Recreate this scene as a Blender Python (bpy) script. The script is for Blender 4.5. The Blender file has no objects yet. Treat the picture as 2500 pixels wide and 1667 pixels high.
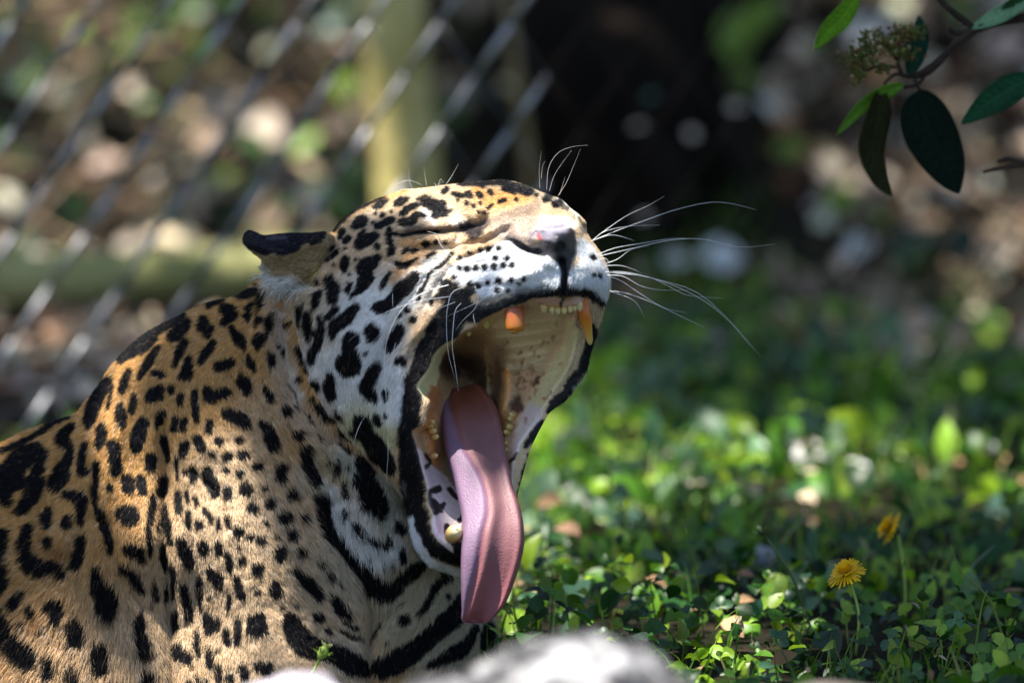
import bpy, math, random
import numpy as np
from mathutils import Vector, Matrix

rng = np.random.default_rng(7)
random.seed(7)
SC = bpy.context.scene
COL = SC.collection

# ------------------------------------------------------------------ camera, sky, sun, exposure
PITCH = 0.13
CAM = np.array([0.0, -8.0, 1.3])
FWD = np.array([0.0, math.cos(PITCH), -math.sin(PITCH)])
UP = np.array([0.0, math.sin(PITCH), math.cos(PITCH)])
RIGHT = np.array([1.0, 0.0, 0.0])
K = 1.0 / 24000.0
cd = bpy.data.cameras.new('camera')
cam = bpy.data.objects.new('camera', cd)
COL.objects.link(cam)
cam.location = CAM
cam.rotation_euler = (math.pi / 2 - PITCH, 0, 0)
cd.sensor_width = 36.0
cd.lens = 18.0 / (1250 * K)
cd.clip_start = 0.05
cd.clip_end = 500
cd.dof.use_dof = True
cd.dof.focus_distance = 8.0 - 200 / 3000.0
cd.dof.aperture_fstop = cd.lens / 1000.0 / 0.105
SC.camera = cam

SUN_DIR = np.array([-0.30, -0.11, 0.94]); SUN_DIR /= np.linalg.norm(SUN_DIR)   # towards the sun
w = bpy.data.worlds.new('World'); SC.world = w; w.use_nodes = True
nt = w.node_tree
sky = nt.nodes.new('ShaderNodeTexSky'); sky.sky_type = 'NISHITA'; sky.sun_disc = False
sky.sun_elevation = math.asin(SUN_DIR[2])
sky.sun_rotation = math.atan2(SUN_DIR[0], SUN_DIR[1])
nt.links.new(sky.outputs[0], nt.nodes['Background'].inputs[0])
nt.nodes['Background'].inputs[1].default_value = 0.075
sl = bpy.data.lights.new('sun', 'SUN'); so = bpy.data.objects.new('sun', sl); COL.objects.link(so)
sl.energy = 4.8; sl.angle = math.radians(0.5); sl.color = (1.0, 0.95, 0.86)
so.rotation_euler = Vector(SUN_DIR).to_track_quat('Z', 'Y').to_euler()
SC.view_settings.view_transform = 'Standard'
SC.view_settings.look = 'None'
SC.view_settings.exposure = 1.38
SC.view_settings.gamma = 1.0
SC.view_settings.use_curve_mapping = False
SC.cycles.use_denoising = True
SC.cycles.max_bounces = 6
SC.cycles.diffuse_bounces = 3
SC.cycles.glossy_bounces = 2
SC.cycles.transmission_bounces = 4
SC.cycles.transparent_max_bounces = 4

# ------------------------------------------------------------------ helpers
def P(px, py, D):
    """point seen at photo pixel px, py at axial distance D (metres) from the camera"""
    px = np.asarray(px, float); py = np.asarray(py, float); D = np.asarray(D, float)
    a = ((px - 1250) * K)[..., None]; b = ((833.5 - py) * K)[..., None]
    return CAM + D[..., None] * (FWD + a * RIGHT + b * UP)

def JP(px, py, w):
    """jaguar space: w = photo pixels in front of the 8 m plane"""
    return P(px, py, 8.0 - np.asarray(w, float) / 3000.0)

def tag(o, label=None, cat=None, group=None, kind=None):
    if label: o['label'] = label
    if cat: o['category'] = cat
    if group: o['group'] = group
    if kind: o['kind'] = kind
    return o

def link(name, data, parent=None):
    o = bpy.data.objects.new(name, data); COL.objects.link(o)
    if parent is not None:
        o.parent = parent
        o.matrix_parent_inverse = Matrix.Translation(-Vector(parent.location))
    return o

def empty(name, loc):
    o = bpy.data.objects.new(name, None); COL.objects.link(o); o.location = Vector(loc); o.empty_display_size = .02
    return o

def mesh(name, verts, faces, mat, parent=None, smooth=True, col=None, attrs=None):
    me = bpy.data.meshes.new(name)
    verts = np.asarray(verts, np.float32)
    if isinstance(faces, np.ndarray):
        n = faces.shape[0]; k = faces.shape[1]
        me.vertices.add(len(verts)); me.vertices.foreach_set('co', verts.ravel())
        me.loops.add(n * k); me.loops.foreach_set('vertex_index', faces.astype(np.int32).ravel())
        me.polygons.add(n)
        me.polygons.foreach_set('loop_start', np.arange(0, n * k, k, dtype=np.int32))
        me.polygons.foreach_set('loop_total', np.full(n, k, np.int32))
        me.update(calc_edges=True); me.validate()
    else:
        me.from_pydata([tuple(v) for v in verts], [], faces); me.update()
    if smooth:
        me.polygons.foreach_set('use_smooth', np.ones(len(me.polygons), bool))
    if col is not None:
        a = me.color_attributes.new('col', 'FLOAT_COLOR', 'POINT')
        c = np.ones((len(verts), 4), np.float32); c[:, :3] = col
        a.data.foreach_set('color', c.ravel())
    if attrs:
        for k_, v_ in attrs.items():
            a = me.attributes.new(k_, 'FLOAT', 'POINT'); a.data.foreach_set('value', np.asarray(v_, np.float32))
    me.materials.append(mat)
    return link(name, me, parent)

def N(nt, t, **kw):
    n = nt.nodes.new(t)
    for k_, v_ in kw.items():
        if k_ in n.inputs: n.inputs[k_].default_value = v_
        else: setattr(n, k_, v_)
    return n

def new_mat(name, rough=.7, spec=.3, color=(.5, .5, .5)):
    m = bpy.data.materials.new(name); m.use_nodes = True
    b = m.node_tree.nodes['Principled BSDF']
    b.inputs['Base Color'].default_value = (*color, 1); b.inputs['Roughness'].default_value = rough
    b.inputs['Specular IOR Level'].default_value = spec
    return m, m.node_tree, b

def mottle(name, c1, c2, scale=8, rough=.75, spec=.3, bump=.3, detail=6, dist=.0, c3=None, bscale=None, bdist=.01, lo=.35, hi=.65):
    m, nt, b = new_mat(name, rough, spec)
    tc = N(nt, 'ShaderNodeTexCoord')
    nz = N(nt, 'ShaderNodeTexNoise', Scale=scale, Detail=detail, Roughness=.6, Distortion=dist)
    nt.links.new(tc.outputs['Object'], nz.inputs['Vector'])
    r = N(nt, 'ShaderNodeValToRGB')
    r.color_ramp.elements[0].position = lo; r.color_ramp.elements[1].position = hi
    r.color_ramp.elements[0].color = (*c1, 1); r.color_ramp.elements[1].color = (*c2, 1)
    if c3:
        e = r.color_ramp.elements.new((lo + hi) / 2); e.color = (*c3, 1)
    nt.links.new(nz.outputs[0], r.inputs[0]); nt.links.new(r.outputs[0], b.inputs['Base Color'])
    if bump:
        n2 = N(nt, 'ShaderNodeTexNoise', Scale=bscale or scale * 4, Detail=6)
        nt.links.new(tc.outputs['Object'], n2.inputs['Vector'])
        bp = N(nt, 'ShaderNodeBump', Strength=bump, Distance=bdist)
        nt.links.new(n2.outputs[0], bp.inputs['Height']); nt.links.new(bp.outputs[0], b.inputs['Normal'])
    return m

def leaf_mat(name, rough=.5, trans=.35, spec=.35):
    """leaf colour from the 'col' attribute, lets light through"""
    m, nt, b = new_mat(name, rough, spec)
    at = N(nt, 'ShaderNodeAttribute', attribute_name='col')
    tc = N(nt, 'ShaderNodeTexCoord')
    nz = N(nt, 'ShaderNodeTexNoise', Scale=60, Detail=3)
    nt.links.new(tc.outputs['Object'], nz.inputs['Vector'])
    hs = N(nt, 'ShaderNodeHueSaturation')
    mr = N(nt, 'ShaderNodeMapRange'); mr.inputs['To Min'].default_value = .65; mr.inputs['To Max'].default_value = 1.35
    nt.links.new(nz.outputs[0], mr.inputs[0]); nt.links.new(mr.outputs[0], hs.inputs['Value'])
    nt.links.new(at.outputs['Color'], hs.inputs['Color'])
    nt.links.new(hs.outputs[0], b.inputs['Base Color'])
    tr = N(nt, 'ShaderNodeBsdfTranslucent'); nt.links.new(hs.outputs[0], tr.inputs[0])
    mx = N(nt, 'ShaderNodeMixShader'); mx.inputs[0].default_value = trans
    nt.links.new(b.outputs[0], mx.inputs[1]); nt.links.new(tr.outputs[0], mx.inputs[2])
    nt.links.new(mx.outputs[0], nt.nodes['Material Output'].inputs[0])
    return m

def smooth_path(pts, n):
    """Catmull-Rom through rows of numbers, n samples"""
    pts = np.asarray(pts, float)
    if len(pts) == 2: 
        t = np.linspace(0, 1, n)[:, None]; return pts[0] * (1 - t) + pts[1] * t
    p = np.vstack([2 * pts[0] - pts[1], pts, 2 * pts[-1] - pts[-2]])
    s = np.linspace(0, len(pts) - 1 - 1e-9, n); i = s.astype(int); t = (s - i)[:, None]
    a, b, c, d = p[i], p[i + 1], p[i + 2], p[i + 3]
    return .5 * (2 * b + (c - a) * t + (2 * a - 5 * b + 4 * c - d) * t ** 2 + (3 * b - a - 3 * c + d) * t ** 3)

def tube_vf(path, rad, k=6, cap=True):
    path = np.asarray(path, float); n = len(path); rad = np.broadcast_to(np.asarray(rad, float), (n,))
    tg = np.gradient(path, axis=0); tg /= np.linalg.norm(tg, axis=1)[:, None] + 1e-12
    ref = np.array([0.3, -.9, .2]); V = []
    for i in range(n):
        a = np.cross(tg[i], ref); a /= np.linalg.norm(a) + 1e-12; b = np.cross(tg[i], a)
        for j in range(k):
            an = 2 * math.pi * j / k
            V.append(path[i] + rad[i] * (math.cos(an) * a + math.sin(an) * b))
    F = []
    for i in range(n - 1):
        for j in range(k):
            F.append((i * k + j, i * k + (j + 1) % k, (i + 1) * k + (j + 1) % k, (i + 1) * k + j))
    if cap:
        F.append(tuple(range(k))[::-1]); F.append(tuple((n - 1) * k + j for j in range(k)))
    return np.array(V), F

def join_vf(parts):
    V, F, o = [], [], 0
    for v, f in parts:
        V.append(v); F += [tuple(i + o for i in q) for q in f]; o += len(v)
    return np.vstack(V), F
# ------------------------------------------------------------------ jaguar: coat pattern (chains of x,y,radius in crop space: origin x, origin y, scale)
SP6 = (0, 700, 3.136, """940,540,40 1060,440,60 1200,320,50 1330,260,40 1420,215,22;1100,470,35 1210,390,22;1620,140,22 1720,100,20;1850,50,30 1930,40,35 2000,20,25
1740,170,40 1790,190,50 1750,240,32 1720,270,20;1910,220,28 1930,160,28 1965,120,18;2040,60,25 2035,110,22;1560,300,40 1585,250,35 1600,350,35 1640,310,18
1340,370,45 1400,330,50 1450,270,32;1345,580,16 1380,500,28 1430,410,25;1080,680,18 1130,600,28 1180,520,28 1230,460,16;1190,650,22 1250,660,30
1390,670,22 1440,650,46 1450,570,30 1460,530,16;1540,570,18 1580,510,30 1640,430,26 1660,410,16;1680,600,34 1760,570,36 1780,550,22;1790,310,28 1800,340,26 1850,390,40 1870,440,26
1990,400,40 2020,360,30 1990,440,15;2000,240,20;2030,230,12;1910,510,18 1930,570,30 1950,610,18;2080,510,22 2085,560,18;2070,250,20 2060,320,12
1870,730,54 1850,680,30 1890,780,34;2030,740,10 2050,800,26 2080,850,16;1590,780,34 1600,840,30 1700,800,42 1740,800,28;1190,810,58 1150,840,30 1230,770,30
1315,760,26 1310,790,20;1390,820,24 1375,880,20;1490,790,20 1490,900,24 1500,1000,22;940,790,24 970,720,32 1000,640,18;1010,950,24 1030,870,24 1035,820,16
840,700,30 790,780,50 740,880,50 700,990,45 690,1050,22;870,740,12 850,850,10 830,920,9;930,900,20 930,980,40 940,1050,26;1220,1010,30 1240,960,28 1200,1050,18
1340,1000,22 1335,1080,24;1405,1010,24 1400,1070,22;1600,1030,28 1595,1090,26;1740,960,45 1840,1000,48 1880,1030,32;1990,1020,22 2050,1080,44 2080,1200,48
790,1070,36 785,1150,36 760,1230,18;660,1190,16 640,1300,28 645,1390,44;560,1060,22 480,1150,40 530,1200,38 545,1280,32 480,1400,50 420,1500,45;350,1260,38 300,1400,44 240,1530,42
300,1240,55 200,1290,80 110,1400,90 40,1520,90;40,1250,22 150,1200,18 300,1120,16 450,1025,20 540,990,14;870,1200,44 880,1300,40 890,1400,34 930,1370,18
1100,1030,42 1045,1130,38 1050,1230,34 1110,1080,22;1250,1160,36 1270,1230,28 1285,1310,16;1155,1290,37 1150,1370,34;1410,1200,37 1400,1260,30;1510,1160,37 1540,1220,32
1675,1170,31;1820,1155,27;1615,1270,20;1740,1280,37;1850,1280,40 1870,1265,34;1965,1355,38;1730,1395,23;1830,1415,30;2010,1520,18;2140,1360,38 2140,1430,33
1585,1390,30 1600,1480,44 1640,1530,40;1420,1410,20;1475,1390,28 1480,1460,26;1350,1300,10 1350,1380,11 1370,1460,7;745,1350,26 740,1450,24 730,1540,28""")
SP7 = (0, 1150, 3.033, """950,60,50 960,110,44;1045,50,32 1060,140,28;1210,60,45 1200,140,38;815,110,26;1130,180,18 1120,260,22 1100,350,15 1090,430,12 1110,550,13 1115,600,9
1220,240,18 1230,330,38 1250,430,24 1265,510,16;1190,360,18;1320,150,20 1325,240,24 1325,300,14;1380,150,13 1385,200,11;1390,300,20 1395,400,17;1440,190,14 1460,230,10
1510,270,13 1560,340,17;1610,350,13 1620,410,13;1470,380,31;1680,340,22 1690,390,20;1560,60,42 1590,150,38;1685,130,30 1680,180,30;1820,115,48;1870,255,40;1995,215,38
1955,100,16;1970,360,16;2090,310,38;1765,435,40;1850,465,26;1920,495,36;2035,465,16;2070,580,38 2060,600,36;1770,545,11;1500,540,43 1510,590,24;1620,530,24 1620,580,24
1790,640,29;1335,500,25 1370,590,40 1400,660,40;1675,600,20 1700,660,22 1700,720,17;1905,690,38 1905,730,34;1560,730,35 1620,790,34 1620,840,27;1475,780,23 1470,870,21 1490,980,14
1745,770,17 1770,850,29 1790,910,26;1550,910,12;1900,880,23;2035,850,44 2035,880,40;1695,900,15 1695,990,14;1360,830,29 1380,940,29 1400,1050,28;1300,1020,21 1305,1130,23
1250,1130,12;1545,1060,38 1560,1150,38;1620,1080,20 1610,1150,18;1460,1160,13 1460,1250,21 1470,1340,14;1680,1170,24 1690,1250,26;1760,1090,20 1765,1180,23 1760,1260,18
1880,1100,55 1930,1150,52 1880,1160,50 1920,1080,45;1310,1270,20 1370,1350,46 1390,1390,28;1555,1320,27 1560,1410,29;1620,1310,14;1615,1430,23 1620,1510,23;1800,1440,30 1820,1510,27
1700,1510,35;1920,1430,40 1980,1450,44;1460,1500,17 1470,1550,17;1520,1540,20;1400,1540,20;1260,1540,25;960,310,72 920,300,50 1000,340,40;960,550,38 1020,570,42 1060,630,24
900,690,26 960,710,32 1010,780,38 1050,850,22;700,90,26 710,180,28 720,250,18 760,320,36 780,400,35 815,480,30 820,560,20;1140,780,13 1150,870,16 1160,910,10
1200,540,25 1210,620,28 1220,680,20;1270,680,18 1285,760,17 1280,900,10;1225,830,12 1230,930,16;1120,960,10;1155,400,12;720,700,32 730,800,52 790,900,78 790,980,72 810,1030,42
1030,1020,26 1030,1130,34 1050,1230,44 1060,1320,50;1090,1510,60 1080,1470,42;575,1090,42 575,1180,65 560,1230,42;740,1260,42 745,1340,62 750,1420,48;800,1550,28
385,1340,33 380,1440,40 350,1500,22;540,1450,50 550,1500,42;370,960,26 440,970,48 430,1060,42;240,980,25 260,1030,26;160,900,36 120,970,36;180,1100,22;330,1150,26
50,1100,60 100,1220,60 200,1300,75 230,1380,52;30,1200,60;20,1030,45;240,400,33 205,500,48 220,600,53 270,680,62 350,690,58 450,680,36 470,740,36
610,480,33 600,600,38 570,670,36;500,160,26 580,170,43 610,230,33 600,350,25;380,270,28 360,340,43 360,390,28;510,370,38 520,330,28;380,500,36;50,450,43 40,530,50 20,620,43
40,700,48 50,780,52 20,860,36;130,50,80 50,120,60 80,220,36 30,30,70;300,60,50 250,180,52 180,270,42;430,80,56 500,20,38""")
SP8 = (600, 1150, 3.033, """240,20,35;135,105,16;330,140,40;175,220,38;280,320,43 295,300,34;410,310,21;145,360,16;210,465,16;325,420,30 325,460,28;250,560,38 240,600,36;395,550,34 395,580,34
535,630,26;210,830,42 210,870,40;590,700,16 620,760,24;680,790,10;345,710,28 420,780,43 480,840,43 530,910,22;640,920,33 690,990,48 750,1050,22;260,985,14;370,985,16;530,1070,36;605,1170,20
290,1040,20 330,1110,65 370,1200,86 450,1280,85 560,1310,70 680,1340,75 780,1400,85 880,1440,55;500,160,40 560,180,60 560,300,70 600,400,70 640,450,60 720,540,56 800,640,52 900,740,68 1000,830,80 1080,830,72 1180,760,52 1280,690,42 1330,650,32
720,40,22 720,130,20;740,265,22;830,30,40 900,60,70 940,150,80 1000,220,60 1000,280,40 880,220,26;800,350,26 840,420,26;910,460,26 1000,490,33 1060,480,22;1120,370,22 1170,420,26
1150,560,22 1170,640,18;900,610,12;1010,660,12;1080,660,12;1510,740,32 1430,800,26 1380,880,20 1340,980,20 1290,1040,9;1180,1080,38 1200,1070,33;1490,900,16;1180,960,10;1050,1250,12
1600,930,60 1560,1020,72 1480,1110,72 1380,1200,66 1250,1300,72 1120,1380,82 1020,1430,76;1700,1130,22 1640,1250,46 1560,1320,52 1450,1380,36 1360,1420,20;1430,1520,46 1500,1490,36
1790,1130,40 1800,1260,60 1820,1400,60;700,1090,9 800,1140,11;690,1150,7 760,1180,9 850,1210,8;930,1230,8 980,1150,6 1010,1090,5""")
SP2 = (550, 400, 3.92, """850,750,22 920,720,26 970,690,14;830,668,10 950,655,10
1050,620,22 1120,540,22 1200,470,18 1290,420,12 1400,370,10 1540,310,8;1450,405,25 1500,380,32 1550,350,16;1640,380,22 1690,355,36 1750,330,18;1850,340,8 1930,300,8
1110,690,24 1130,640,30;1160,730,27 1200,700,26;1250,590,30 1310,550,58 1350,530,38;1300,680,16 1350,630,13;1300,760,50 1370,720,52 1460,680,33;1470,590,28 1530,570,30 1610,530,30
1520,490,24;1450,470,13;1600,455,12;1470,780,30;1710,470,32 1770,420,30 1850,390,24;1900,370,30 1960,370,55 2050,420,62 2110,470,40;1700,555,32 1800,540,38 1850,490,30 1920,500,16
1590,620,16 1580,700,28 1600,780,23 1610,830,38;1620,670,14 1750,680,12 1900,650,12 2050,650,14;1720,840,24 1750,820,20;1800,835,20 1840,825,16;1930,770,33 1960,760,18;2030,750,23;2120,760,18
1940,890,11 2010,850,12;1660,960,30 1730,970,33 1800,930,10 1850,900,9;1030,790,24;1040,880,18 1090,830,20;1000,900,16;1160,800,10;1160,950,43 1170,910,38 1150,990,33;1270,900,14;1210,1040,10
1480,880,28 1420,930,58 1350,980,72 1370,1060,72 1340,1130,58 1300,1190,36 1230,1240,12;1210,1140,26 1190,1190,26;1020,1080,42 1050,1140,56 1060,1220,48 1040,1280,33;940,1210,28 900,1270,33 870,1330,26
760,1310,16 740,1370,22 720,1420,13;1830,1060,38 1780,1130,58 1700,1200,68 1640,1270,58 1560,1340,58 1480,1360,52;1590,1030,13 1550,1100,23 1510,1170,13
2190,850,8 2080,970,12 1990,1020,10 1930,1120,14 1880,1220,18 1860,1290,18;1990,1300,20 1980,1340,16;1760,1380,22;1810,1480,26;1680,1440,18;900,1100,20 910,1120,16;1430,560,12;1060,950,10""")
SP5 = (600, 700, 3.136, """490,180,30 485,280,34 490,360,18;580,200,20 600,270,28 560,400,34 520,460,34 510,550,22;540,300,22 560,350,20;650,200,25 720,140,20;850,150,35 780,220,50 700,280,42 690,340,23
690,30,42 690,80,33;430,130,22 425,180,18 415,260,10;980,320,50 990,360,43;830,380,60 800,420,45 820,480,50 780,560,78 830,580,60 860,520,28;1010,590,38 960,690,53 930,740,53 970,810,36 985,840,18
650,650,33 640,720,43 650,800,36;1190,310,38 1150,380,48 1110,450,28;1195,550,33;930,490,12;1290,240,26;1250,170,20;400,450,12 440,540,16 470,620,10;420,680,22;530,710,33 550,740,22
510,840,15 550,900,17 610,970,28 660,1000,20;1080,780,22 1080,840,12;1010,980,28 1030,1010,18;1080,960,14;690,940,22 720,970,13
870,990,52 920,1020,48 810,1060,26 900,1090,58 960,1150,70 1010,1230,80 1070,1290,60 1100,1350,50;700,1090,18 780,1140,14;700,1160,13 780,1220,13
860,1270,28 900,1350,60 920,1450,80 950,1550,90;300,920,38 310,960,22;370,890,14;380,1110,36;530,1130,16;480,970,20 510,1010,12;430,1220,36 450,1320,43 510,1440,48;680,1370,33 700,1310,16
745,1480,22;610,1310,14;785,1340,20;290,480,20;320,270,18 350,260,12;250,420,10""")
SP1 = (900, 400, 3.92, """980,850,16;1080,825,20;1155,815,24;1250,800,20;880,900,18;1220,900,20;1330,900,22;880,995,18;945,1000,22 960,1000,22;1035,990,24;1120,985,28;1210,980,26;1300,965,24;1385,965,20
980,1150,24;1060,1160,26;1150,1135,20;1255,1115,26;1375,1105,22;1500,1095,16;1450,1145,12;1240,1205,22;1345,1210,16;700,1120,10;830,1080,18;790,1130,14
730,270,20 760,245,22;820,285,12 870,300,20 930,310,14;965,290,26 985,310,22;1060,290,22 1090,310,22;1175,270,24 1190,290,16;950,380,16;1015,405,16;1080,380,12;1060,465,12;1110,465,14
1260,365,14 1310,350,16;1420,345,16;1150,430,8 1190,395,6;880,190,14 1060,190,22 1250,170,30 1400,215,30 1480,250,45 1540,270,40;1110,210,20;1310,240,28 1400,265,28
1610,300,14;1700,340,30 1740,300,26;1800,385,35 1830,370,28;2130,880,22;2140,1030,14;2200,1040,14;720,380,30 690,420,25;800,450,12;870,350,8;650,480,40 720,475,22""")
# ------------------------------------------------------------------ jaguar: fields on a 2 px grid
U0, U1, V0, V1, ST = -200, 1560, 380, 1760, 2
gu = np.arange(U0, U1, ST, dtype=float); gv = np.arange(V0, V1, ST, dtype=float)
GU, GV = np.meshgrid(gu, gv)

def vnoise(x, y, s, seed):
    r = np.random.default_rng(seed); T = r.random((128, 128))
    x = np.asarray(x) / s; y = np.asarray(y) / s
    i = np.floor(x).astype(int); j = np.floor(y).astype(int); fx = x - i; fy = y - j
    fx = fx * fx * (3 - 2 * fx); fy = fy * fy * (3 - 2 * fy)
    g = lambda a, b: T[a % 128, b % 128]
    return (g(i, j) * (1 - fx) + g(i + 1, j) * fx) * (1 - fy) + (g(i, j + 1) * (1 - fx) + g(i + 1, j + 1) * fx) * fy - .5
def fnoise(x, y, s, seed):
    return vnoise(x, y, s, seed) + .5 * vnoise(x, y, s / 2.1, seed + 1) + .25 * vnoise(x, y, s / 4.3, seed + 2)

def sstep(x, a, b):
    t = np.clip((x - a) / (b - a), 0, 1); return t * t * (3 - 2 * t)

def poly_sdf(poly, X=None, Y=None):
    """positive inside"""
    X = GU if X is None else X; Y = GV if Y is None else Y
    p = np.asarray(poly, float); d = np.full(X.shape, 1e9); ins = np.zeros(X.shape, bool)
    for a, b in zip(p, np.roll(p, -1, 0)):
        ex, ey = b - a; wx = X - a[0]; wy = Y - a[1]
        t = np.clip((wx * ex + wy * ey) / (ex * ex + ey * ey + 1e-9), 0, 1)
        d = np.minimum(d, (wx - ex * t) ** 2 + (wy - ey * t) ** 2)
        c = (a[1] <= Y) != (b[1] <= Y)
        xi = a[0] + (Y - a[1]) * ex / (ey if abs(ey) > 1e-9 else 1e-9)
        ins ^= c & (X < xi)
    return np.where(ins, 1, -1) * np.sqrt(d)

def spoly(pts, n=6):
    """smooth closed polygon"""
    p = np.asarray(pts, float); m = len(p); out = []
    for i in range(m):
        a, b, c, d = p[i - 1], p[i], p[(i + 1) % m], p[(i + 2) % m]
        for k in range(n):
            t = k / n
            out.append(.5 * (2 * b + (c - a) * t + (2 * a - 5 * b + 4 * c - d) * t * t + (3 * b - a - 3 * c + d) * t ** 3))
    return np.array(out)

def tps(pts, X, Y, smooth=0.0):
    """thin plate spline through x,y,value rows"""
    p = np.asarray(pts, float); n = len(p); s = 300.0
    x = p[:, 0] / s; y = p[:, 1] / s
    def k(r2): return .5 * r2 * np.log(r2 + 1e-12)
    A = np.zeros((n + 3, n + 3)); A[:n, :n] = k((x[:, None] - x) ** 2 + (y[:, None] - y) ** 2) + smooth * np.eye(n)
    A[:n, n] = 1; A[:n, n + 1] = x; A[:n, n + 2] = y; A[n:, :n] = A[:n, n:].T
    vals = p[:, 2:]; wgt = np.linalg.solve(A, np.vstack([vals, np.zeros((3, vals.shape[1]))]))
    out = []
    for c in range(vals.shape[1]):
        r = wgt[n, c] + wgt[n + 1, c] * X / s + wgt[n + 2, c] * Y / s
        for i in range(n): r = r + wgt[i, c] * k((X / s - x[i]) ** 2 + (Y / s - y[i]) ** 2)
        out.append(r)
    return out[0] if len(out) == 1 else out

def chain_d(pts, X, Y):
    """distance to a chain of capsules with changing radius (negative inside)"""
    d = np.full(X.shape, 1e9); p = np.asarray(pts, float)
    if len(p) == 1: return np.hypot(X - p[0, 0], Y - p[0, 1]) - p[0, 2]
    for a, b in zip(p[:-1], p[1:]):
        ex, ey = b[0] - a[0], b[1] - a[1]
        t = np.clip(((X - a[0]) * ex + (Y - a[1]) * ey) / (ex * ex + ey * ey + 1e-9), 0, 1)
        d = np.minimum(d, np.hypot(X - a[0] - ex * t, Y - a[1] - ey * t) - (a[2] + (b[2] - a[2]) * t))
    return d

def window(pts, m):
    p = np.asarray(pts, float); r = p[:, 2].max() + m
    x0 = int(max(0, (p[:, 0].min() - r - U0) // ST)); x1 = int(min(len(gu), (p[:, 0].max() + r - U0) // ST + 2))
    y0 = int(max(0, (p[:, 1].min() - r - V0) // ST)); y1 = int(min(len(gv), (p[:, 1].max() + r - V0) // ST + 2))
    return slice(y0, max(y0, y1)), slice(x0, max(x0, x1))

def stroke(F, pts, h, soft=1.0):
    """raise (h>0) or sink (h<0) a ridge along a chain; radius = gaussian width"""
    pts = np.asarray(pts, float)
    if len(pts) > 2: pts = smooth_path(pts, len(pts) * 4)
    sl_ = window(np.column_stack([pts[:, :2], pts[:, 2] * 3]), 4)
    X, Y = GU[sl_], GV[sl_]
    if X.size == 0: return
    best = np.zeros(X.shape)
    for a, b in zip(pts[:-1], pts[1:]):
        ex, ey = b[0] - a[0], b[1] - a[1]
        t = np.clip(((X - a[0]) * ex + (Y - a[1]) * ey) / (ex * ex + ey * ey + 1e-9), 0, 1)
        r = a[2] + (b[2] - a[2]) * t
        best = np.maximum(best, np.exp(-((X - a[0] - ex * t) ** 2 + (Y - a[1] - ey * t) ** 2) / (r * r)))
    F[sl_] += h * best

def paint(C, pts, color, soft=8, amt=1.0, rough=4, seed=5):
    pts = np.asarray(pts, float)
    if pts.ndim == 1: pts = pts[None]
    if len(pts) > 2: pts = smooth_path(pts, len(pts) * 3)
    s_ = window(pts, soft + rough + 4)
    X, Y = GU[s_], GV[s_]
    if X.size == 0: return
    d = chain_d(pts, X + rough * 2 * fnoise(X, Y, 14, seed), Y + rough * 2 * fnoise(X, Y, 14, seed + 9))
    a = (1 - sstep(d, -soft / 2, soft / 2)) * amt
    C[s_] = C[s_] * (1 - a[..., None]) + np.asarray(color) * a[..., None]

def paint_poly(C, poly, color, soft=6, amt=1.0, rough=3, seed=3, extra=0):
    X, Y = GU, GV
    d = poly_sdf(poly, X + rough * 2 * fnoise(X, Y, 16, seed), Y + rough * 2 * fnoise(X, Y, 16, seed + 9)) + extra
    a = sstep(d, -soft / 2, soft / 2) * amt
    C[:] = C * (1 - a[..., None]) + np.asarray(color) * a[..., None]

def blur(F, s):
    """separable gaussian, s in grid cells"""
    r = int(3 * s) + 1; k = np.exp(-np.arange(-r, r + 1) ** 2 / (2 * s * s)); k /= k.sum()
    Fp = np.pad(F, ((r, r), (0, 0)), 'edge'); G = sum(k[i] * Fp[i:i + F.shape[0]] for i in range(2 * r + 1))
    Gp = np.pad(G, ((0, 0), (r, r)), 'edge'); return sum(k[i] * Gp[:, i:i + F.shape[1]] for i in range(2 * r + 1))

def crop(pts, o):
    """crop-space points -> photo pixels"""
    return [(o[0] + x / o[2], o[1] + y / o[2]) for x, y in pts]

def samp(F, u, v):
    x = np.clip((np.asarray(u) - U0) / ST, 0, len(gu) - 1.001); y = np.clip((np.asarray(v) - V0) / ST, 0, len(gv) - 1.001)
    i = x.astype(int); j = y.astype(int); fx = x - i; fy = y - j
    if F.ndim == 3: fx = fx[..., None]; fy = fy[..., None]
    return (F[j, i] * (1 - fx) + F[j, i + 1] * fx) * (1 - fy) + (F[j + 1, i] * (1 - fx) + F[j + 1, i + 1] * fx) * fy

Z3 = (950, 700, 3.92); Z4 = (900, 1050, 3.136); Z1 = (900, 400, 3.92); Z2 = (550, 400, 3.92)
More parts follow.
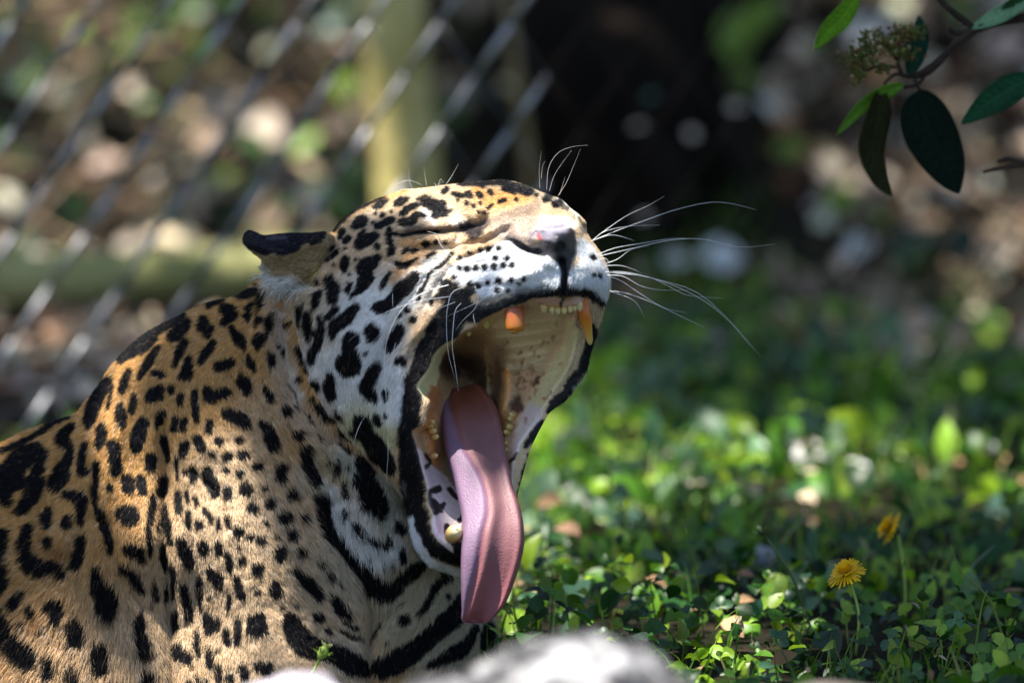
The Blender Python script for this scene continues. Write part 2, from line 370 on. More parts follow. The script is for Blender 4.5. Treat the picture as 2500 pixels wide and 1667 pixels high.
# outlines (photo pixels)
TORSO = [(-260, 1230), (-120, 1150), (0, 1083), (64, 1050), (175, 1012), (202, 988), (244, 935), (282, 880), (350, 815), (425, 775),
         (500, 742), (574, 722), (640, 680), (700, 655), (900, 620), (1000, 900), (1060, 1200), (1130, 1330), (1170, 1440), (1205, 1500), (1222, 1570), (1215, 1650), (1180, 1800), (-260, 1800)]
HEAD = ([(700, 655), (690, 612), (716, 580), (762, 572), (808, 567)] +
        [(818, 553), (843, 528), (874, 507), (907, 489), (948, 476), (985, 463), (1010, 461), (1063, 455), (1117, 448), (1181, 442), (1219, 438), (1257, 443), (1290, 454),
         (1318, 467), (1346, 477), (1372, 487), (1392, 507), (1415, 525), (1430, 543), (1433, 566), (1448, 591), (1466, 617), (1479, 645), (1487, 675), (1489, 701),
         (1478, 737), (1468, 775), (1454, 825), (1440, 868), (1432, 905), (1409, 942), (1384, 975), (1343, 1006), (1330, 1026), (1307, 1070), (1292, 1104), (1276, 1162),
         (1265, 1203), (1260, 1241), (1248, 1290), (1220, 1345), (1180, 1380), (1123, 1391), (1091, 1388), (1053, 1374), (1024, 1340), (1010, 1305), (1002, 1262)] +
        [(985, 1205), (940, 1160), (880, 1110), (820, 1050), (765, 985), (728, 900), (712, 800), (690, 725)])
EAR = crop([(165, 745), (185, 665), (230, 632), (290, 650), (370, 682), (500, 668), (650, 660), (800, 660), (960, 650), (1060, 700), (1080, 800), (1000, 960), (930, 1090), (850, 1180), (700, 1200), (600, 1215), (520, 1245), (455, 1180), (400, 1060), (340, 1000), (345, 920), (270, 860), (190, 790)], Z2)
MOUTH = (crop([(700, 430), (830, 365), (900, 300), (1080, 215), (1300, 150), (1400, 100), (1600, 85), (1850, 60), (1930, 90), (1900, 150), (1800, 230), (1785, 320), (1830, 390), (1790, 600), (1700, 830), (1600, 980), (1490, 1180), (1480, 1240), (1350, 1400), (1262, 1530)], Z3)
         + crop([(1185, 130), (1140, 200), (1110, 350), (1125, 500), (1100, 620), (1040, 760), (940, 860), (800, 950), (700, 965), (650, 950), (560, 880), (490, 800), (470, 700), (485, 640), (450, 560), (440, 430), (400, 300), (360, 130), (325, 0)], Z4)
         + crop([(330, 1300), (345, 1200), (380, 1110), (320, 1060), (285, 1010), (262, 970), (275, 900), (370, 770), (420, 640), (530, 535), (620, 495)], Z3))
TORSO = spoly(TORSO, 5); HEAD = spoly(HEAD, 3); EAR = spoly(EAR, 3); MOUTH = spoly(MOUTH, 3)
sT = poly_sdf(TORSO); sH = poly_sdf(HEAD); sE = poly_sdf(EAR); sM = poly_sdf(MOUTH)
DOM = np.maximum(np.maximum(sT, sH), sE)

def prof(s, R): x = np.clip(s / R, 0, 1); return np.sqrt(1 - (1 - x) ** 2)
# torso depth
TP = [(-200, 1400, -60), (0, 1250, -40), (0, 1500, 30), (0, 1700, 60), (120, 1150, -30), (200, 1350, 70), (200, 1650, 110), (300, 1050, 20), (330, 1300, 110), (330, 1600, 120),
      (420, 900, 10), (410, 1200, 55), (415, 1500, 60), (520, 1000, 60), (560, 1300, 120), (560, 1620, 140), (600, 800, 0), (680, 1100, 90), (700, 1400, 150), (720, 1650, 170),
      (700, 900, 10), (800, 1200, 90), (830, 1450, 120), (850, 1640, 150), (900, 1250, 100), (920, 1560, 100), (900, 1400, 120), (1000, 1300, 60), (1000, 1450, 70), (1000, 1640, 70), (1100, 1450, 20), (1150, 1600, -20), (1100, 1650, 20),
      (850, 900, 0), (950, 1000, 0), (500, 850, 5), (1050, 1350, 30), (800, 720, -40)]
WT = tps(TP, GU, GV)
eT = -150 + 0 * GU
wT = eT + (WT - eT) * prof(sT, 150)
for pts, h in [([(395, 1040, 14), (405, 1160, 16), (400, 1300, 16), (408, 1420, 14), (412, 1530, 14), (420, 1700, 12)], -26),
               ([(360, 1060, 22), (355, 1200, 26), (350, 1330, 26)], 14), ([(445, 1180, 18), (440, 1330, 20), (450, 1500, 20)], 10),
               ([(255, 960, 22), (225, 1080, 22), (210, 1180, 22), (180, 1260, 24), (150, 1330, 24)], 26), ([(300, 900, 22), (290, 1000, 26), (262, 1150, 26), (240, 1250, 20)], 22),
               ([(200, 1010, 14), (160, 1120, 18), (110, 1240, 20)], -18), ([(265, 1280, 18), (300, 1400, 18), (340, 1480, 16)], -14), ([(235, 1150, 10), (230, 1230, 14), (260, 1300, 14)], -12),
               ([(800, 1230, 24), (830, 1330, 26), (880, 1420, 22), (905, 1500, 18), (900, 1600, 16), (902, 1720, 16)], -34),
               ([(1040, 1400, 20), (980, 1450, 20), (930, 1530, 16)], -10), ([(1000, 1530, 40), (1080, 1500, 40)], 16),
               ([(690, 760, 16), (700, 880, 18), (740, 1000, 20), (800, 1080, 18)], -22), ([(650, 780, 20), (650, 900, 24), (690, 1020, 24), (770, 1120, 22)], 12),
               ([(610, 760, 10), (600, 860, 12), (590, 960, 12)], -5), ([(560, 920, 10), (600, 990, 12), (640, 1090, 12)], -6),
               ([(500, 1090, 22), (560, 1110, 24), (620, 1190, 24)], 8), ([(470, 1150, 8), (530, 1210, 9), (560, 1290, 9)], -9), ([(440, 850, 20), (540, 760, 24)], 10),
               ([(380, 900, 20), (440, 960, 20)], -8), ([(760, 1560, 8), (800, 1530, 8), (860, 1560, 8)], -8)]:
    stroke(wT, pts, h)
wT += 5 * fnoise(GU, GV, 60, 31) + 2.0 * fnoise(GU, GV, 18, 33)
# head depth
HP = [(720, 720, 10), (800, 640, 60), (880, 560, 70), (960, 510, 60), (760, 850, 60), (850, 720, 150), (850, 850, 190), (820, 960, 120), (900, 640, 160), (950, 580, 170), (950, 760, 230), (900, 1000, 200), (930, 1080, 200),
      (1000, 640, 235), (1000, 850, 265), (975, 950, 290), (960, 1050, 280), (975, 1150, 280), (1000, 700, 250), (1040, 540, 190), (1060, 480, 130), (1100, 600, 235), (1130, 530, 215), (1180, 470, 160), (1220, 460, 140),
      (1200, 540, 250), (1260, 490, 190), (1290, 520, 280), (1330, 500, 190), (1380, 520, 180), (1250, 560, 310), (1180, 600, 270), (1120, 680, 300), (1200, 670, 350), (1280, 680, 410), (1240, 610, 345),
      (1330, 560, 400), (1370, 560, 440), (1400, 565, 420), (1320, 610, 415), (1375, 610, 455), (1400, 620, 435), (1350, 660, 440), (1380, 700, 445), (1410, 660, 420), (1450, 650, 350), (1470, 700, 310), (1425, 710, 390),
      (1430, 600, 340), (1410, 540, 260), (1130, 740, 330), (1080, 770, 310), (1200, 740, 370), (1300, 725, 410), (1040, 830, 300), (1460, 760, 280), (1440, 850, 230), (1400, 930, 200), (1340, 1000, 190), (1290, 1080, 200), (1260, 1200, 240),
      (1000, 1220, 310), (1020, 1300, 350), (1060, 1360, 370), (1120, 1385, 375), (1180, 1360, 350), (1240, 1280, 290), (985, 1090, 290)]
WH = tps(HP, GU, GV)
eH = -70 + np.clip(GU - 700, 0, 800) * .26 + np.clip(GV - 850, 0, 600) * .22 * sstep(GU, 800, 1050) + 60 * sstep(GV, 800, 950) * sstep(GU, 1150, 1350)
wH = eH + np.maximum(WH - eH, 20) * prof(sH, 95)
for pts, h in [([(1030, 505, 14), (1080, 525, 16), (1140, 540, 14), (1180, 537, 12)], -12),          # above the shut eye
               ([(960, 572, 6), (1040, 569, 7), (1100, 563, 8), (1140, 555, 9), (1180, 548, 8)], -16),  # eye slit
               ([(1010, 552, 14), (1080, 550, 14), (1130, 545, 10)], 8), ([(1000, 590, 12), (1090, 583, 12), (1150, 572, 10)], 9),
               ([(1150, 560, 12), (1120, 580, 10), (1180, 545, 12)], -14), ([(1190, 532, 14), (1260, 515, 16), (1320, 500, 14)], -14), ([(1250, 490, 14), (1310, 485, 12)], -6),
               ([(1180, 575, 12), (1230, 545, 12), (1300, 505, 14), (1335, 520, 14)], 14), ([(1150, 600, 8), (1200, 580, 8), (1240, 560, 9)], -8), ([(1130, 632, 7), (1190, 610, 7), (1235, 590, 8)], -7),
               ([(1260, 605, 10), (1240, 575, 10), (1220, 555, 10)], -8), ([(1140, 615, 7), (1200, 596, 7)], 6), ([(1120, 650, 7), (1180, 630, 7)], 5),
               ([(1240, 585, 7), (1262, 598, 7), (1290, 612, 8), (1318, 615, 8)], -22), ([(1258, 574, 10), (1300, 580, 12), (1330, 585, 10)], 10),
               ([(1372, 640, 7), (1377, 690, 6), (1373, 740, 6)], -22), ([(1372, 600, 5), (1372, 640, 5)], -8),
               ([(1330, 640, 22), (1290, 665, 24), (1240, 680, 24)], 16), ([(1425, 650, 16), (1435, 690, 18)], 12),
               ([(1130, 642, 6), (1190, 640, 6), (1250, 634, 6)], -4), ([(1130, 670, 6), (1200, 665, 6), (1270, 660, 6)], -4), ([(1150, 700, 6), (1250, 695, 6)], -3),
               ([(1100, 660, 14), (1070, 700, 16), (1050, 740, 16)], -12), ([(960, 600, 8), (1000, 610, 8), (1060, 605, 8)], -5), ([(940, 640, 10), (1000, 650, 10), (1060, 640, 10)], -5),
               ([(930, 760, 24), (900, 850, 26), (890, 940, 26)], 10), ([(1040, 680, 10), (990, 760, 14), (940, 880, 14), (925, 1000, 12)], -7),
               ([(1050, 780, 14), (990, 850, 14), (970, 950, 14), (965, 1100, 14), (990, 1200, 14)], 18),
               ([(770, 740, 12), (760, 820, 12), (780, 900, 12), (830, 980, 12)], -8), ([(800, 600, 14), (850, 560, 14)], -6), ([(1060, 480, 12), (1140, 500, 14)], 8),
               ([(740, 690, 14), (790, 700, 14), (830, 660, 14)], -14), ([(1030, 600, 6), (1100, 606, 6), (1150, 590, 6)], -6)]:
    stroke(wH, pts, h * 1.35)
wH += 4 * fnoise(GU, GV, 40, 41) + 1.2 * fnoise(GU, GV, 14, 43)
# ear
WE = tps([(600, 580, -40), (650, 600, -10), (700, 600, 20), (780, 600, 60), (700, 660, 10), (780, 660, 60), (670, 700, 10), (760, 700, 40), (820, 620, 70)], GU, GV)
eE = -70 + 0 * GU
wE = eE + np.maximum(WE - eE, 5) * prof(sE, 34)
stroke(wE, [(615, 600, 12), (680, 622, 12), (750, 600, 12), (800, 585, 10)], 14)
stroke(wE, [(650, 655, 14), (710, 665, 16), (760, 680, 14)], -14)
NEG = -1e6
W = np.where(sT > -3, wT, NEG)
W = np.maximum(W, np.where(sH > -3, wH, NEG)); W = np.maximum(W, np.where(sE > -3, wE, NEG))
# mouth
MP = [(1170, 800, 250), (1260, 800, 240), (1360, 760, 330), (1400, 770, 300), (1250, 880, 120), (1340, 850, 150), (1390, 850, 190), (1150, 870, 40), (1130, 900, -60), (1100, 880, 0), (1190, 900, 20), (1200, 990, 40),
      (1230, 960, 70), (1290, 940, 120), (1350, 940, 170), (1300, 1020, 160), (1260, 1080, 170), (1250, 1170, 210), (1240, 1240, 250), (1210, 1080, 120), (1060, 900, 190), (1040, 950, 220), (1075, 950, 120), (1030, 1010, 220),
      (1070, 1040, 170), (1050, 1100, 200), (1090, 1150, 160), (1050, 1180, 260), (1090, 1220, 250), (1080, 1300, 330), (1130, 1250, 240), (1130, 1340, 350), (1180, 1300, 290), (1150, 1100, 60), (1200, 1200, 180), (1300, 740, 330), (1050, 860, 220)]
WM = tps(MP, GU, GV)
for pts, h in [([(1185, 850, 5), (1190, 900, 5), (1188, 960, 5)], 16), ([(1235, 900, 12), (1235, 960, 14), (1222, 1010, 12)], 26), ([(1400, 800, 24), (1370, 900, 26), (1310, 1010, 24), (1270, 1100, 20)], 18),
               ([(1063, 1000, 14), (1055, 1060, 15), (1062, 1120, 14)], 22), ([(1240, 1010, 14), (1225, 1080, 14), (1235, 1120, 12)], 16), ([(1300, 740, 24), (1400, 738, 18)], 22),
               ([(1300, 860, 40), (1360, 830, 20)], -8)] + [([(1200 + 10 * k, 800 + 26 * k, 4), (1290, 792 + 26 * k, 5), (1370, 780 + 24 * k, 4)], 9) for k in range(6)]:
    stroke(WM, pts, h)
WM += 3 * fnoise(GU, GV, 26, 51)
mm = sstep(sM, 0, 20)
W = np.where((sM > 0) & (sH > -3), W * (1 - mm) + np.minimum(WM, W) * mm, W)
W = np.where(DOM > -3, W, 0)
# soften the seams a little
Wb = blur(np.where(DOM > 1, W, 0), 1.2) / np.maximum(blur((DOM > 1) * 1.0, 1.2), 1e-3)
W = np.where(DOM > 4, Wb, W)
EDGE = np.where(sT > -3, eT, NEG); EDGE = np.maximum(EDGE, np.where(sH > -3, eH, NEG)); EDGE = np.maximum(EDGE, np.where(sE > -3, eE, NEG))
BACK = np.where(sT > -3, eT - 330 * prof(sT, 300), 1e6)
BACK = np.minimum(BACK, np.where(sH > -3, eH - 230 * prof(sH, 220), 1e6)); BACK = np.minimum(BACK, np.where(sE > -3, eE - 25 * prof(sE, 30), 1e6))
BACK = np.where(sM > -10, np.minimum(BACK, W - 40), BACK)
BACK = np.minimum(BACK, W - 6)

# ---------------- coat colours (linear albedo)
OCH = (0.60, 0.35, 0.125); TAN = (0.66, 0.49, 0.31); CRM = (0.66, 0.55, 0.40); WHT = (0.80, 0.79, 0.76); BLK = (0.006, 0.006, 0.008)
C = np.empty(GU.shape + (3,)); C[:] = OCH
for x, y, r, c, s, a in [(600, 1350, 230, TAN, 260, 1), (700, 1560, 230, TAN, 200, 1), (560, 1150, 100, TAN, 160, .8), (380, 1560, 160, TAN, 200, .9), (150, 1620, 150, TAN, 200, .7), (150, 1350, 60, TAN, 200, .4),
                      (650, 1000, 60, TAN, 120, .7), (880, 1350, 120, CRM, 120, .95), (1080, 1480, 170, (0.55, .48, .33), 120, .95), (860, 1250, 70, WHT, 90, .6), (850, 1600, 60, CRM, 80, .8), (760, 1150, 50, CRM, 80, .8)]:
    paint(C, (x, y, r), c, soft=s, amt=a, rough=10)
for pts_, c_, s_, a_ in [([(668, 720, 18), (672, 800, 20), (690, 900, 26), (730, 1000, 34), (800, 1080, 34)], (.68, .52, .36), 40, .9), ([(690, 760, 12), (700, 850, 14), (730, 960, 16)], (.74, .66, .56), 24, .8),
                      ([(830, 1110, 26), (880, 1150, 40), (930, 1200, 40), (960, 1260, 36)], (.62, .60, .48), 40, 1), ([(800, 1190, 24), (840, 1270, 34), (900, 1330, 40), (960, 1330, 30)], (.78, .76, .70), 40, 1), ([(760, 1090, 16), (800, 1130, 16), (840, 1160, 14)], (.60, .52, .28), 20, .5)]:
    paint(C, pts_, c_, s_, a_, 8)
paint(C, [(110, 1320, 30), (150, 1340, 34)], (.46, .24, .08), 30, .8, 6); paint(C, [(90, 1500, 26)], (.46, .25, .09), 30, .7, 6)
CH = np.empty(GU.shape + (3,)); CH[:] = (0.66, 0.49, 0.31)
for x, y, r, c, s, a in [(860, 860, 120, WHT, 140, 1), (900, 760, 90, WHT, 100, 1), (930, 960, 90, WHT, 60, 1), (1000, 700, 60, WHT, 70, 1), (790, 800, 40, CRM, 90, 1), (760, 730, 30, CRM, 60, .8), (1060, 650, 40, WHT, 60, .9), (860, 960, 50, WHT, 60, .8),
                         (880, 1030, 50, (0.66, .63, .36), 70, .9), (940, 1060, 40, (0.66, .64, .38), 40, .8), (900, 520, 30, CRM, 60, .6), (1000, 470, 18, CRM, 40, .7), (1090, 520, 30, CRM, 40, .9), (1050, 525, 18, WHT, 24, .9), (1120, 535, 14, WHT, 20, .9)]:  # yellow-green jaw tones carry bounce light from the grass
    paint(CH, (x, y, r), c, soft=s, amt=a, rough=8)
paint(CH, [(1170, 470, 20), (1220, 480, 24), (1280, 480, 18), (1180, 500, 20)], (0.62, .30, .08), 40, .9)
paint(CH, [(1130, 470, 20), (1160, 510, 18), (1190, 520, 14)], (0.60, .42, .24), 30, .8)
paint(CH, [(1000, 590, 16), (1050, 600, 20), (1000, 640, 20), (960, 680, 14)], (0.60, .34, .13), 30, .8)
paint(CH, [(1150, 600, 18), (1200, 590, 18)], (0.50, .34, .20), 20, .8)
paint(CH, [(1150, 630, 14), (1200, 615, 10)], (0.56, .36, .18), 20, .8)
paint(CH, [(1000, 560, 9), (1060, 560, 9), (1120, 560, 12), (1170, 560, 14)], (0.16, .12, .10), 14, .8)            # eye line
paint(CH, [(1130, 550, 10), (1150, 562, 16), (1160, 575, 12), (1190, 545, 8)], (0.03, .025, .03), 14, .95)
paint(CH, [(1180, 545, 8), (1240, 525, 10), (1290, 512, 14)], (0.20, .15, .12), 16, .8)
paint(CH, [(1240, 540, 12), (1300, 515, 20), (1310, 500, 14)], (0.34, .25, .18), 22, .8)
paint(CH, [(1220, 560, 24), (1280, 555, 24), (1320, 545, 18)], (0.42, .33, .27), 24, .8)
paint(CH, [(1240, 575, 20), (1290, 580, 18)], (0.42, .34, .30), 20, .8)
paint(CH, [(1330, 540, 12), (1370, 545, 14), (1395, 550, 8)], (0.82, .81, .80), 14, .9)  # sunlit highlight on the nose top, painted as near-white
paint(CH, [(1310, 565, 14), (1360, 560, 14)], (0.42, .38, .42), 16, .8)
# muzzle white
paint_poly(CH, crop([(900, 900), (1000, 880), (1290, 740), (1360, 730), (1500, 820), (1700, 850), (1830, 950), (1900, 1050), (1990, 950), (1990, 700), (2060, 700), (2180, 850), (2300, 1050), (2300, 1350), (2200, 1250), (1900, 1170), (1600, 1200), (1300, 1250), (1100, 1300), (1000, 1200), (850, 1150), (760, 1000)], Z1), (0.80, .82, .84), 14, 1)
paint(CH, [(1262, 599, 8), (1278, 612, 8)], (0.75, .78, .84), 12, .6)
CM = C.copy()
NB = fnoise(GU, GV, 70, 71)
selH = (sH > 0) & (wH >= wT - 1) & (sH > 0)
hm = sstep(sH, 0, 24) * (wH > wT - 4)
hm = np.maximum(hm, (sH > 0) & (GU > 1000) & (GV < 1300))
CM = C * (1 - hm[..., None]) + CH * hm[..., None]
# ear
earm = sstep(sE, -9, -4) * (1 - sstep(GU, 800, 850)) * (wE > np.maximum(np.where(sH > 0, wH, -1e5), wT) - 30)
CE = np.empty_like(CM); CE[:] = (0.40, .29, .15)
paint(CE, [(680, 690, 14), (720, 690, 16), (740, 700, 10)], (0.80, .80, .77), 18, 1)
paint(CE, [(640, 650, 10), (660, 670, 12)], (0.60, .60, .50), 18, .9)
paint(CE, [(780, 640, 5), (775, 690, 6)], (0.62, .50, .20), 10, .9)
paint(CE, [(600, 574, 24), (620, 584, 30), (650, 592, 32), (685, 591, 32), (715, 586, 30), (740, 578, 20), (770, 570, 14), (800, 562, 11)], (0.010, .010, .018), 7, 1)
paint(CE, [(655, 580, 3), (685, 580, 6), (700, 584, 3)], (0.12, .11, .14), 10, .6)
CM = CM * (1 - earm[..., None]) + CE * earm[..., None]
# fine pelage variation
CM *= (1 + .10 * fnoise(GU, GV, 50, 61) + .10 * fnoise(GU, GV, 7, 62))[..., None]
# brown flecks on neck folds
for k in range(260):
    x, y = rng.uniform(480, 830), rng.uniform(860, 1180)
    if abs(x - (560 + (y - 860) * .75)) > 70: continue
    L = rng.uniform(4, 10); paint(CM, [(x, y, 1.2), (x + L * .5, y + L, .8)], (0.06, .035, .02), 2, .6, 1)
paint(CM, [(1120, 446, 8), (1200, 446, 14), (1280, 458, 16), (1340, 476, 14), (1390, 502, 12)], (.26, .21, .14), 18, .85)
paint(CM, [(1395, 520, 6), (1412, 540, 7), (1425, 560, 6)], (.40, .36, .28), 8, .8); paint(CM, [(1360, 486, 5), (1395, 508, 6), (1412, 528, 5)], (.60, .60, .56), 7, .7)
for pts_ in [[(636, 690, 4), (640, 740, 5), (632, 790, 4)], [(668, 760, 4), (664, 800, 4)], [(655, 850, 3), (662, 900, 3)], [(700, 930, 3), (722, 970, 3)], [(735, 1000, 3), (770, 1040, 3)], [(1412, 530, 4), (1424, 548, 5)], [(1372, 500, 7), (1385, 512, 6)], [(1345, 488, 6)]]:
    paint(CM, pts_, (.03, .025, .02), 5, .85, 3)
for k in range(150):
    x, y = rng.uniform(650, 790), rng.uniform(625, 700); paint(CM, [(x, y, 1.2), (x - 5, y + 3, .8)], (.10, .07, .03), 2, .6, 1)
SMASK = np.zeros(GU.shape)
for ox, oy, sc, s in (SP6, SP7, SP8, SP2, SP5, SP1):
    for ch in s.replace('\n', ';').split(';'):
        pts = np.array([[float(q) for q in t.split(',')] for t in ch.split()])
        pts[:, 0] = ox + pts[:, 0] / sc; pts[:, 1] = oy + pts[:, 1] / sc; pts[:, 2] = np.maximum(pts[:, 2] / sc, 2.2)
        if len(pts) > 2: pts = smooth_path(pts, len(pts) * 3)
        pts[:, 2] = np.maximum(pts[:, 2], 1.5)
        s_ = window(pts, 14); X, Y = GU[s_], GV[s_]
        if X.size == 0: continue
        rr = min(2.6, pts[:, 2].max() * .22)
        d = chain_d(pts, X + rr * 1.6 * fnoise(X, Y, 9, 81), Y + rr * 1.6 * fnoise(X, Y, 9, 85))
        g_ = 2.6 if ox == 900 else 2.2 if ox == 550 else 2.5; a = 1 - sstep(d, g_ - 2.4, g_ + 2.4); SMASK[s_] = np.maximum(SMASK[s_], a)
SMASK *= (sM < 4)
CM = CM * (1 - SMASK[..., None]) + np.array(BLK) * SMASK[..., None]

# black lips
LIP = (crop([(640, 60), (560, 130), (480, 200), (430, 270), (390, 330), (300, 480), (220, 640), (160, 780), (130, 1000), (100, 1200), (70, 1350), (100, 1568)], Z3)
       + crop([(230, 200), (260, 320), (300, 450), (340, 620), (385, 660), (415, 800), (470, 900), (560, 980), (700, 1030), (800, 1020), (900, 960), (800, 900), (600, 700), (500, 300), (360, 0)], Z4)
       + crop([(420, 1100), (520, 800), (700, 480), (900, 330), (1100, 225), (1300, 160), (1400, 120), (1700, 100), (1900, 80), (2000, 160), (2040, 60), (1950, 20), (1800, 0), (1650, 10), (1400, 60), (1200, 110), (1000, 190), (880, 250), (800, 180), (820, 60), (760, 0), (700, 0)], Z3))
for q in [[(1100, 702, 20), (1120, 738, 32), (1095, 790, 40), (1050, 850, 30), (1022, 910, 26), (1008, 970, 26), (1004, 1050, 30), (1005, 1120, 32), (1008, 1200, 30), (1022, 1262, 24)], [(1022, 1262, 24), (1038, 1306, 18), (1066, 1338, 17), (1104, 1356, 15), (1150, 1362, 14)],
          [(1120, 745, 30), (1165, 765, 22), (1205, 752, 15), (1250, 734, 13), (1300, 720, 12), (1350, 711, 12), (1400, 708, 12), (1440, 712, 12), (1468, 728, 10)], [(1090, 690, 10), (1080, 720, 16)], [(1150, 702, 12), (1130, 720, 18)]]:
    paint(CM, q, (0.012, .012, .014), 9, 1, 5)
paint(CM, [(1180, 735, 10), (1230, 722, 9), (1290, 706, 8), (1340, 698, 7)], (0.16, .18, .19), 16, .75, 4)  # bluish grey shading of the muzzle's lower edge, painted in
# grey hair over the upper lip edge
paint(CM, [(1150, 742, 4), (1178, 752, 4), (1215, 742, 4), (1260, 728, 3)], (0.12, .13, .13), 10, .5)
# far lip band: black with a pale outer edge
paint(CM, [(1449, 790, 12), (1441, 830, 14), (1428, 880, 13), (1405, 925, 13), (1375, 965, 13), (1340, 1000, 10)], (0.012, .013, .014), 6, 1)
paint(CM, [(1447, 860, 3), (1440, 900, 5), (1420, 935, 6), (1400, 955, 4)], (0.30, .33, .30), 8, .8)
paint(CM, [(1322, 1030, 8), (1300, 1065, 12), (1285, 1085, 8)], (0.012, .012, .014), 5, 1)
paint(CM, [(1291, 1110, 5), (1277, 1160, 5), (1266, 1205, 5), (1258, 1240, 5)], (0.012, .012, .014), 4, 1)
# chin: white rim
paint(CM, [(1006, 1262, 9), (1012, 1300, 12), (1030, 1340, 12), (1058, 1370, 12), (1100, 1386, 12), (1150, 1390, 10), (1200, 1366, 9)], (0.84, .86, .88), 7, 1)
paint(CM, [(985, 1170, 5), (990, 1200, 4)], (0.25, .27, .27), 10, .6)
# nose leather and philtrum
paint_poly(CM, crop([(1600, 640), (1720, 640), (1850, 640), (1940, 600), (1975, 650), (1990, 850), (1950, 930), (1920, 1040), (1925, 1160), (2000, 1230), (1900, 1260), (1700, 1230), (1840, 1150), (1840, 1000), (1780, 930), (1700, 880), (1640, 800), (1640, 740)], Z1), (0.016, .015, .019), 6, 1, 2)
paint(CM, [(1243, 583, 3), (1262, 594, 6), (1285, 607, 8), (1312, 614, 9), (1330, 618, 9)], (.015, .014, .018), 5, 1, 2)
paint_poly(CM, crop([(1350, 720), (1430, 740), (1540, 780), (1640, 760), (1700, 800), (1660, 850), (1560, 830), (1440, 780)], Z1), (0.02, .02, .028), 6, .95, 1)
paint(CM, [(1300, 575, 8), (1330, 575, 12), (1345, 580, 10)], (0.17, .15, .19), 14, .85)
paint(CM, [(1315, 576, 4), (1320, 583, 4)], (0.42, .05, .05), 5, .9)
paint(CM, [(1340, 560, 10), (1375, 556, 12)], (0.26, .24, .30), 14, .8)
paint(CM, [(1300, 592, 7), (1318, 596, 7)], (0.07, .05, .045), 8, .8)
NOSE = poly_sdf(crop([(1560, 700), (1650, 620), (1800, 620), (1940, 600), (1980, 650), (1995, 850), (1950, 950), (1925, 1060), (1925, 1200), (1840, 1200), (1830, 1000), (1760, 920), (1640, 850), (1540, 800)], Z1))

# inside the mouth
MC = np.empty_like(CM); MC[:] = (0.34, .23, .115)
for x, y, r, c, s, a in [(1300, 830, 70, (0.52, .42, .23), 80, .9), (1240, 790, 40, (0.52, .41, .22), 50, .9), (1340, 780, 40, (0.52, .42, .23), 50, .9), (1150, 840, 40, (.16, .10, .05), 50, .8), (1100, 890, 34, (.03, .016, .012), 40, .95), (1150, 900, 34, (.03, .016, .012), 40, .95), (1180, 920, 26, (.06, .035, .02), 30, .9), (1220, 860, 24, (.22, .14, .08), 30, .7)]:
    paint(MC, (x, y, r), c, s, a, 6)
paint(MC, [(1290, 930, 26), (1300, 990, 22), (1260, 1010, 16)], (.52, .33, .18), 24, .9)
paint(MC, [(1400, 790, 16), (1390, 850, 24), (1360, 910, 28), (1310, 990, 28)], (.78, .50, .25), 20, 1)
paint(MC, [(1300, 1010, 26), (1275, 1080, 22), (1262, 1150, 20), (1255, 1230, 14), (1230, 1300, 20)], (.66, .48, .40), 18, 1)
paint(MC, [(1236, 905, 7), (1240, 950, 9), (1225, 1000, 9), (1215, 1030, 7)], (.70, .30, .10), 8, 1)
paint(MC, [(1186, 860, 2.5), (1190, 910, 2.5), (1190, 960, 2.5)], (.45, .30, .12), 3, .9)
paint(MC, [(1215, 880, 7), (1215, 930, 9), (1207, 1000, 8)], (.12, .06, .035), 10, .8)
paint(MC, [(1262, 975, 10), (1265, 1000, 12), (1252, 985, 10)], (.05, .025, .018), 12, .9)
for k in range(46):
    x, y = rng.normal(1300, 34), rng.normal(900, 60)
    paint(MC, [(x, y, rng.uniform(2, 5)), (x - rng.uniform(0, 8), y + rng.uniform(3, 14), 2)], (.12, .05, .025), 5, .6, 3)
paint(MC, [(1312, 920, 3), (1305, 945, 3)], (.05, .02, .012), 4, .9); paint(MC, [(1346, 960, 3), (1338, 972, 3)], (.05, .03, .02), 4, .9)
paint(MC, [(1262, 1110, 5), (1242, 1125, 5)], BLK, 5, 1); paint(MC, [(1292, 1085, 9), (1272, 1110, 6)], BLK, 5, 1)
# near side: inner cheek strip, gums
paint_poly(MC, crop([(530, 535), (640, 480), (560, 600), (500, 700), (470, 800), (470, 920), (440, 1000), (390, 1100), (340, 1130), (280, 1030), (250, 980), (280, 880), (370, 780), (420, 640)], Z3), (.75, .55, .30), 6, 1, 3)
paint(MC, [(1065, 845, 5), (1078, 838, 4)], (.62, .62, .35), 6, .8)
paint(MC, [(1060, 950, 10), (1056, 1000, 12), (1050, 1050, 14), (1055, 1100, 14), (1065, 1130, 10)], (.42, .17, .06), 10, 1)
paint(MC, [(1072, 960, 6), (1075, 1040, 7), (1085, 1110, 8)], (.30, .14, .07), 8, .8)
paint(MC, [(1235, 1010, 8), (1222, 1080, 10), (1232, 1130, 7)], (.42, .20, .07), 8, 1)
paint(MC, [(1095, 1080, 10), (1110, 1150, 14), (1125, 1200, 10)], (.28, .18, .22), 14, .8)
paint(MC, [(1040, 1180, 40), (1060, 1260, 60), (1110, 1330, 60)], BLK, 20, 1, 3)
paint_poly(MC, crop([(360, 120), (410, 170), (480, 280), (560, 320), (640, 420), (730, 500), (740, 650), (700, 760), (640, 830), (640, 950), (700, 970), (600, 960), (500, 850), (460, 700), (480, 620), (440, 420), (390, 250)], Z4), (.62, .47, .44), 5, 1, 3)
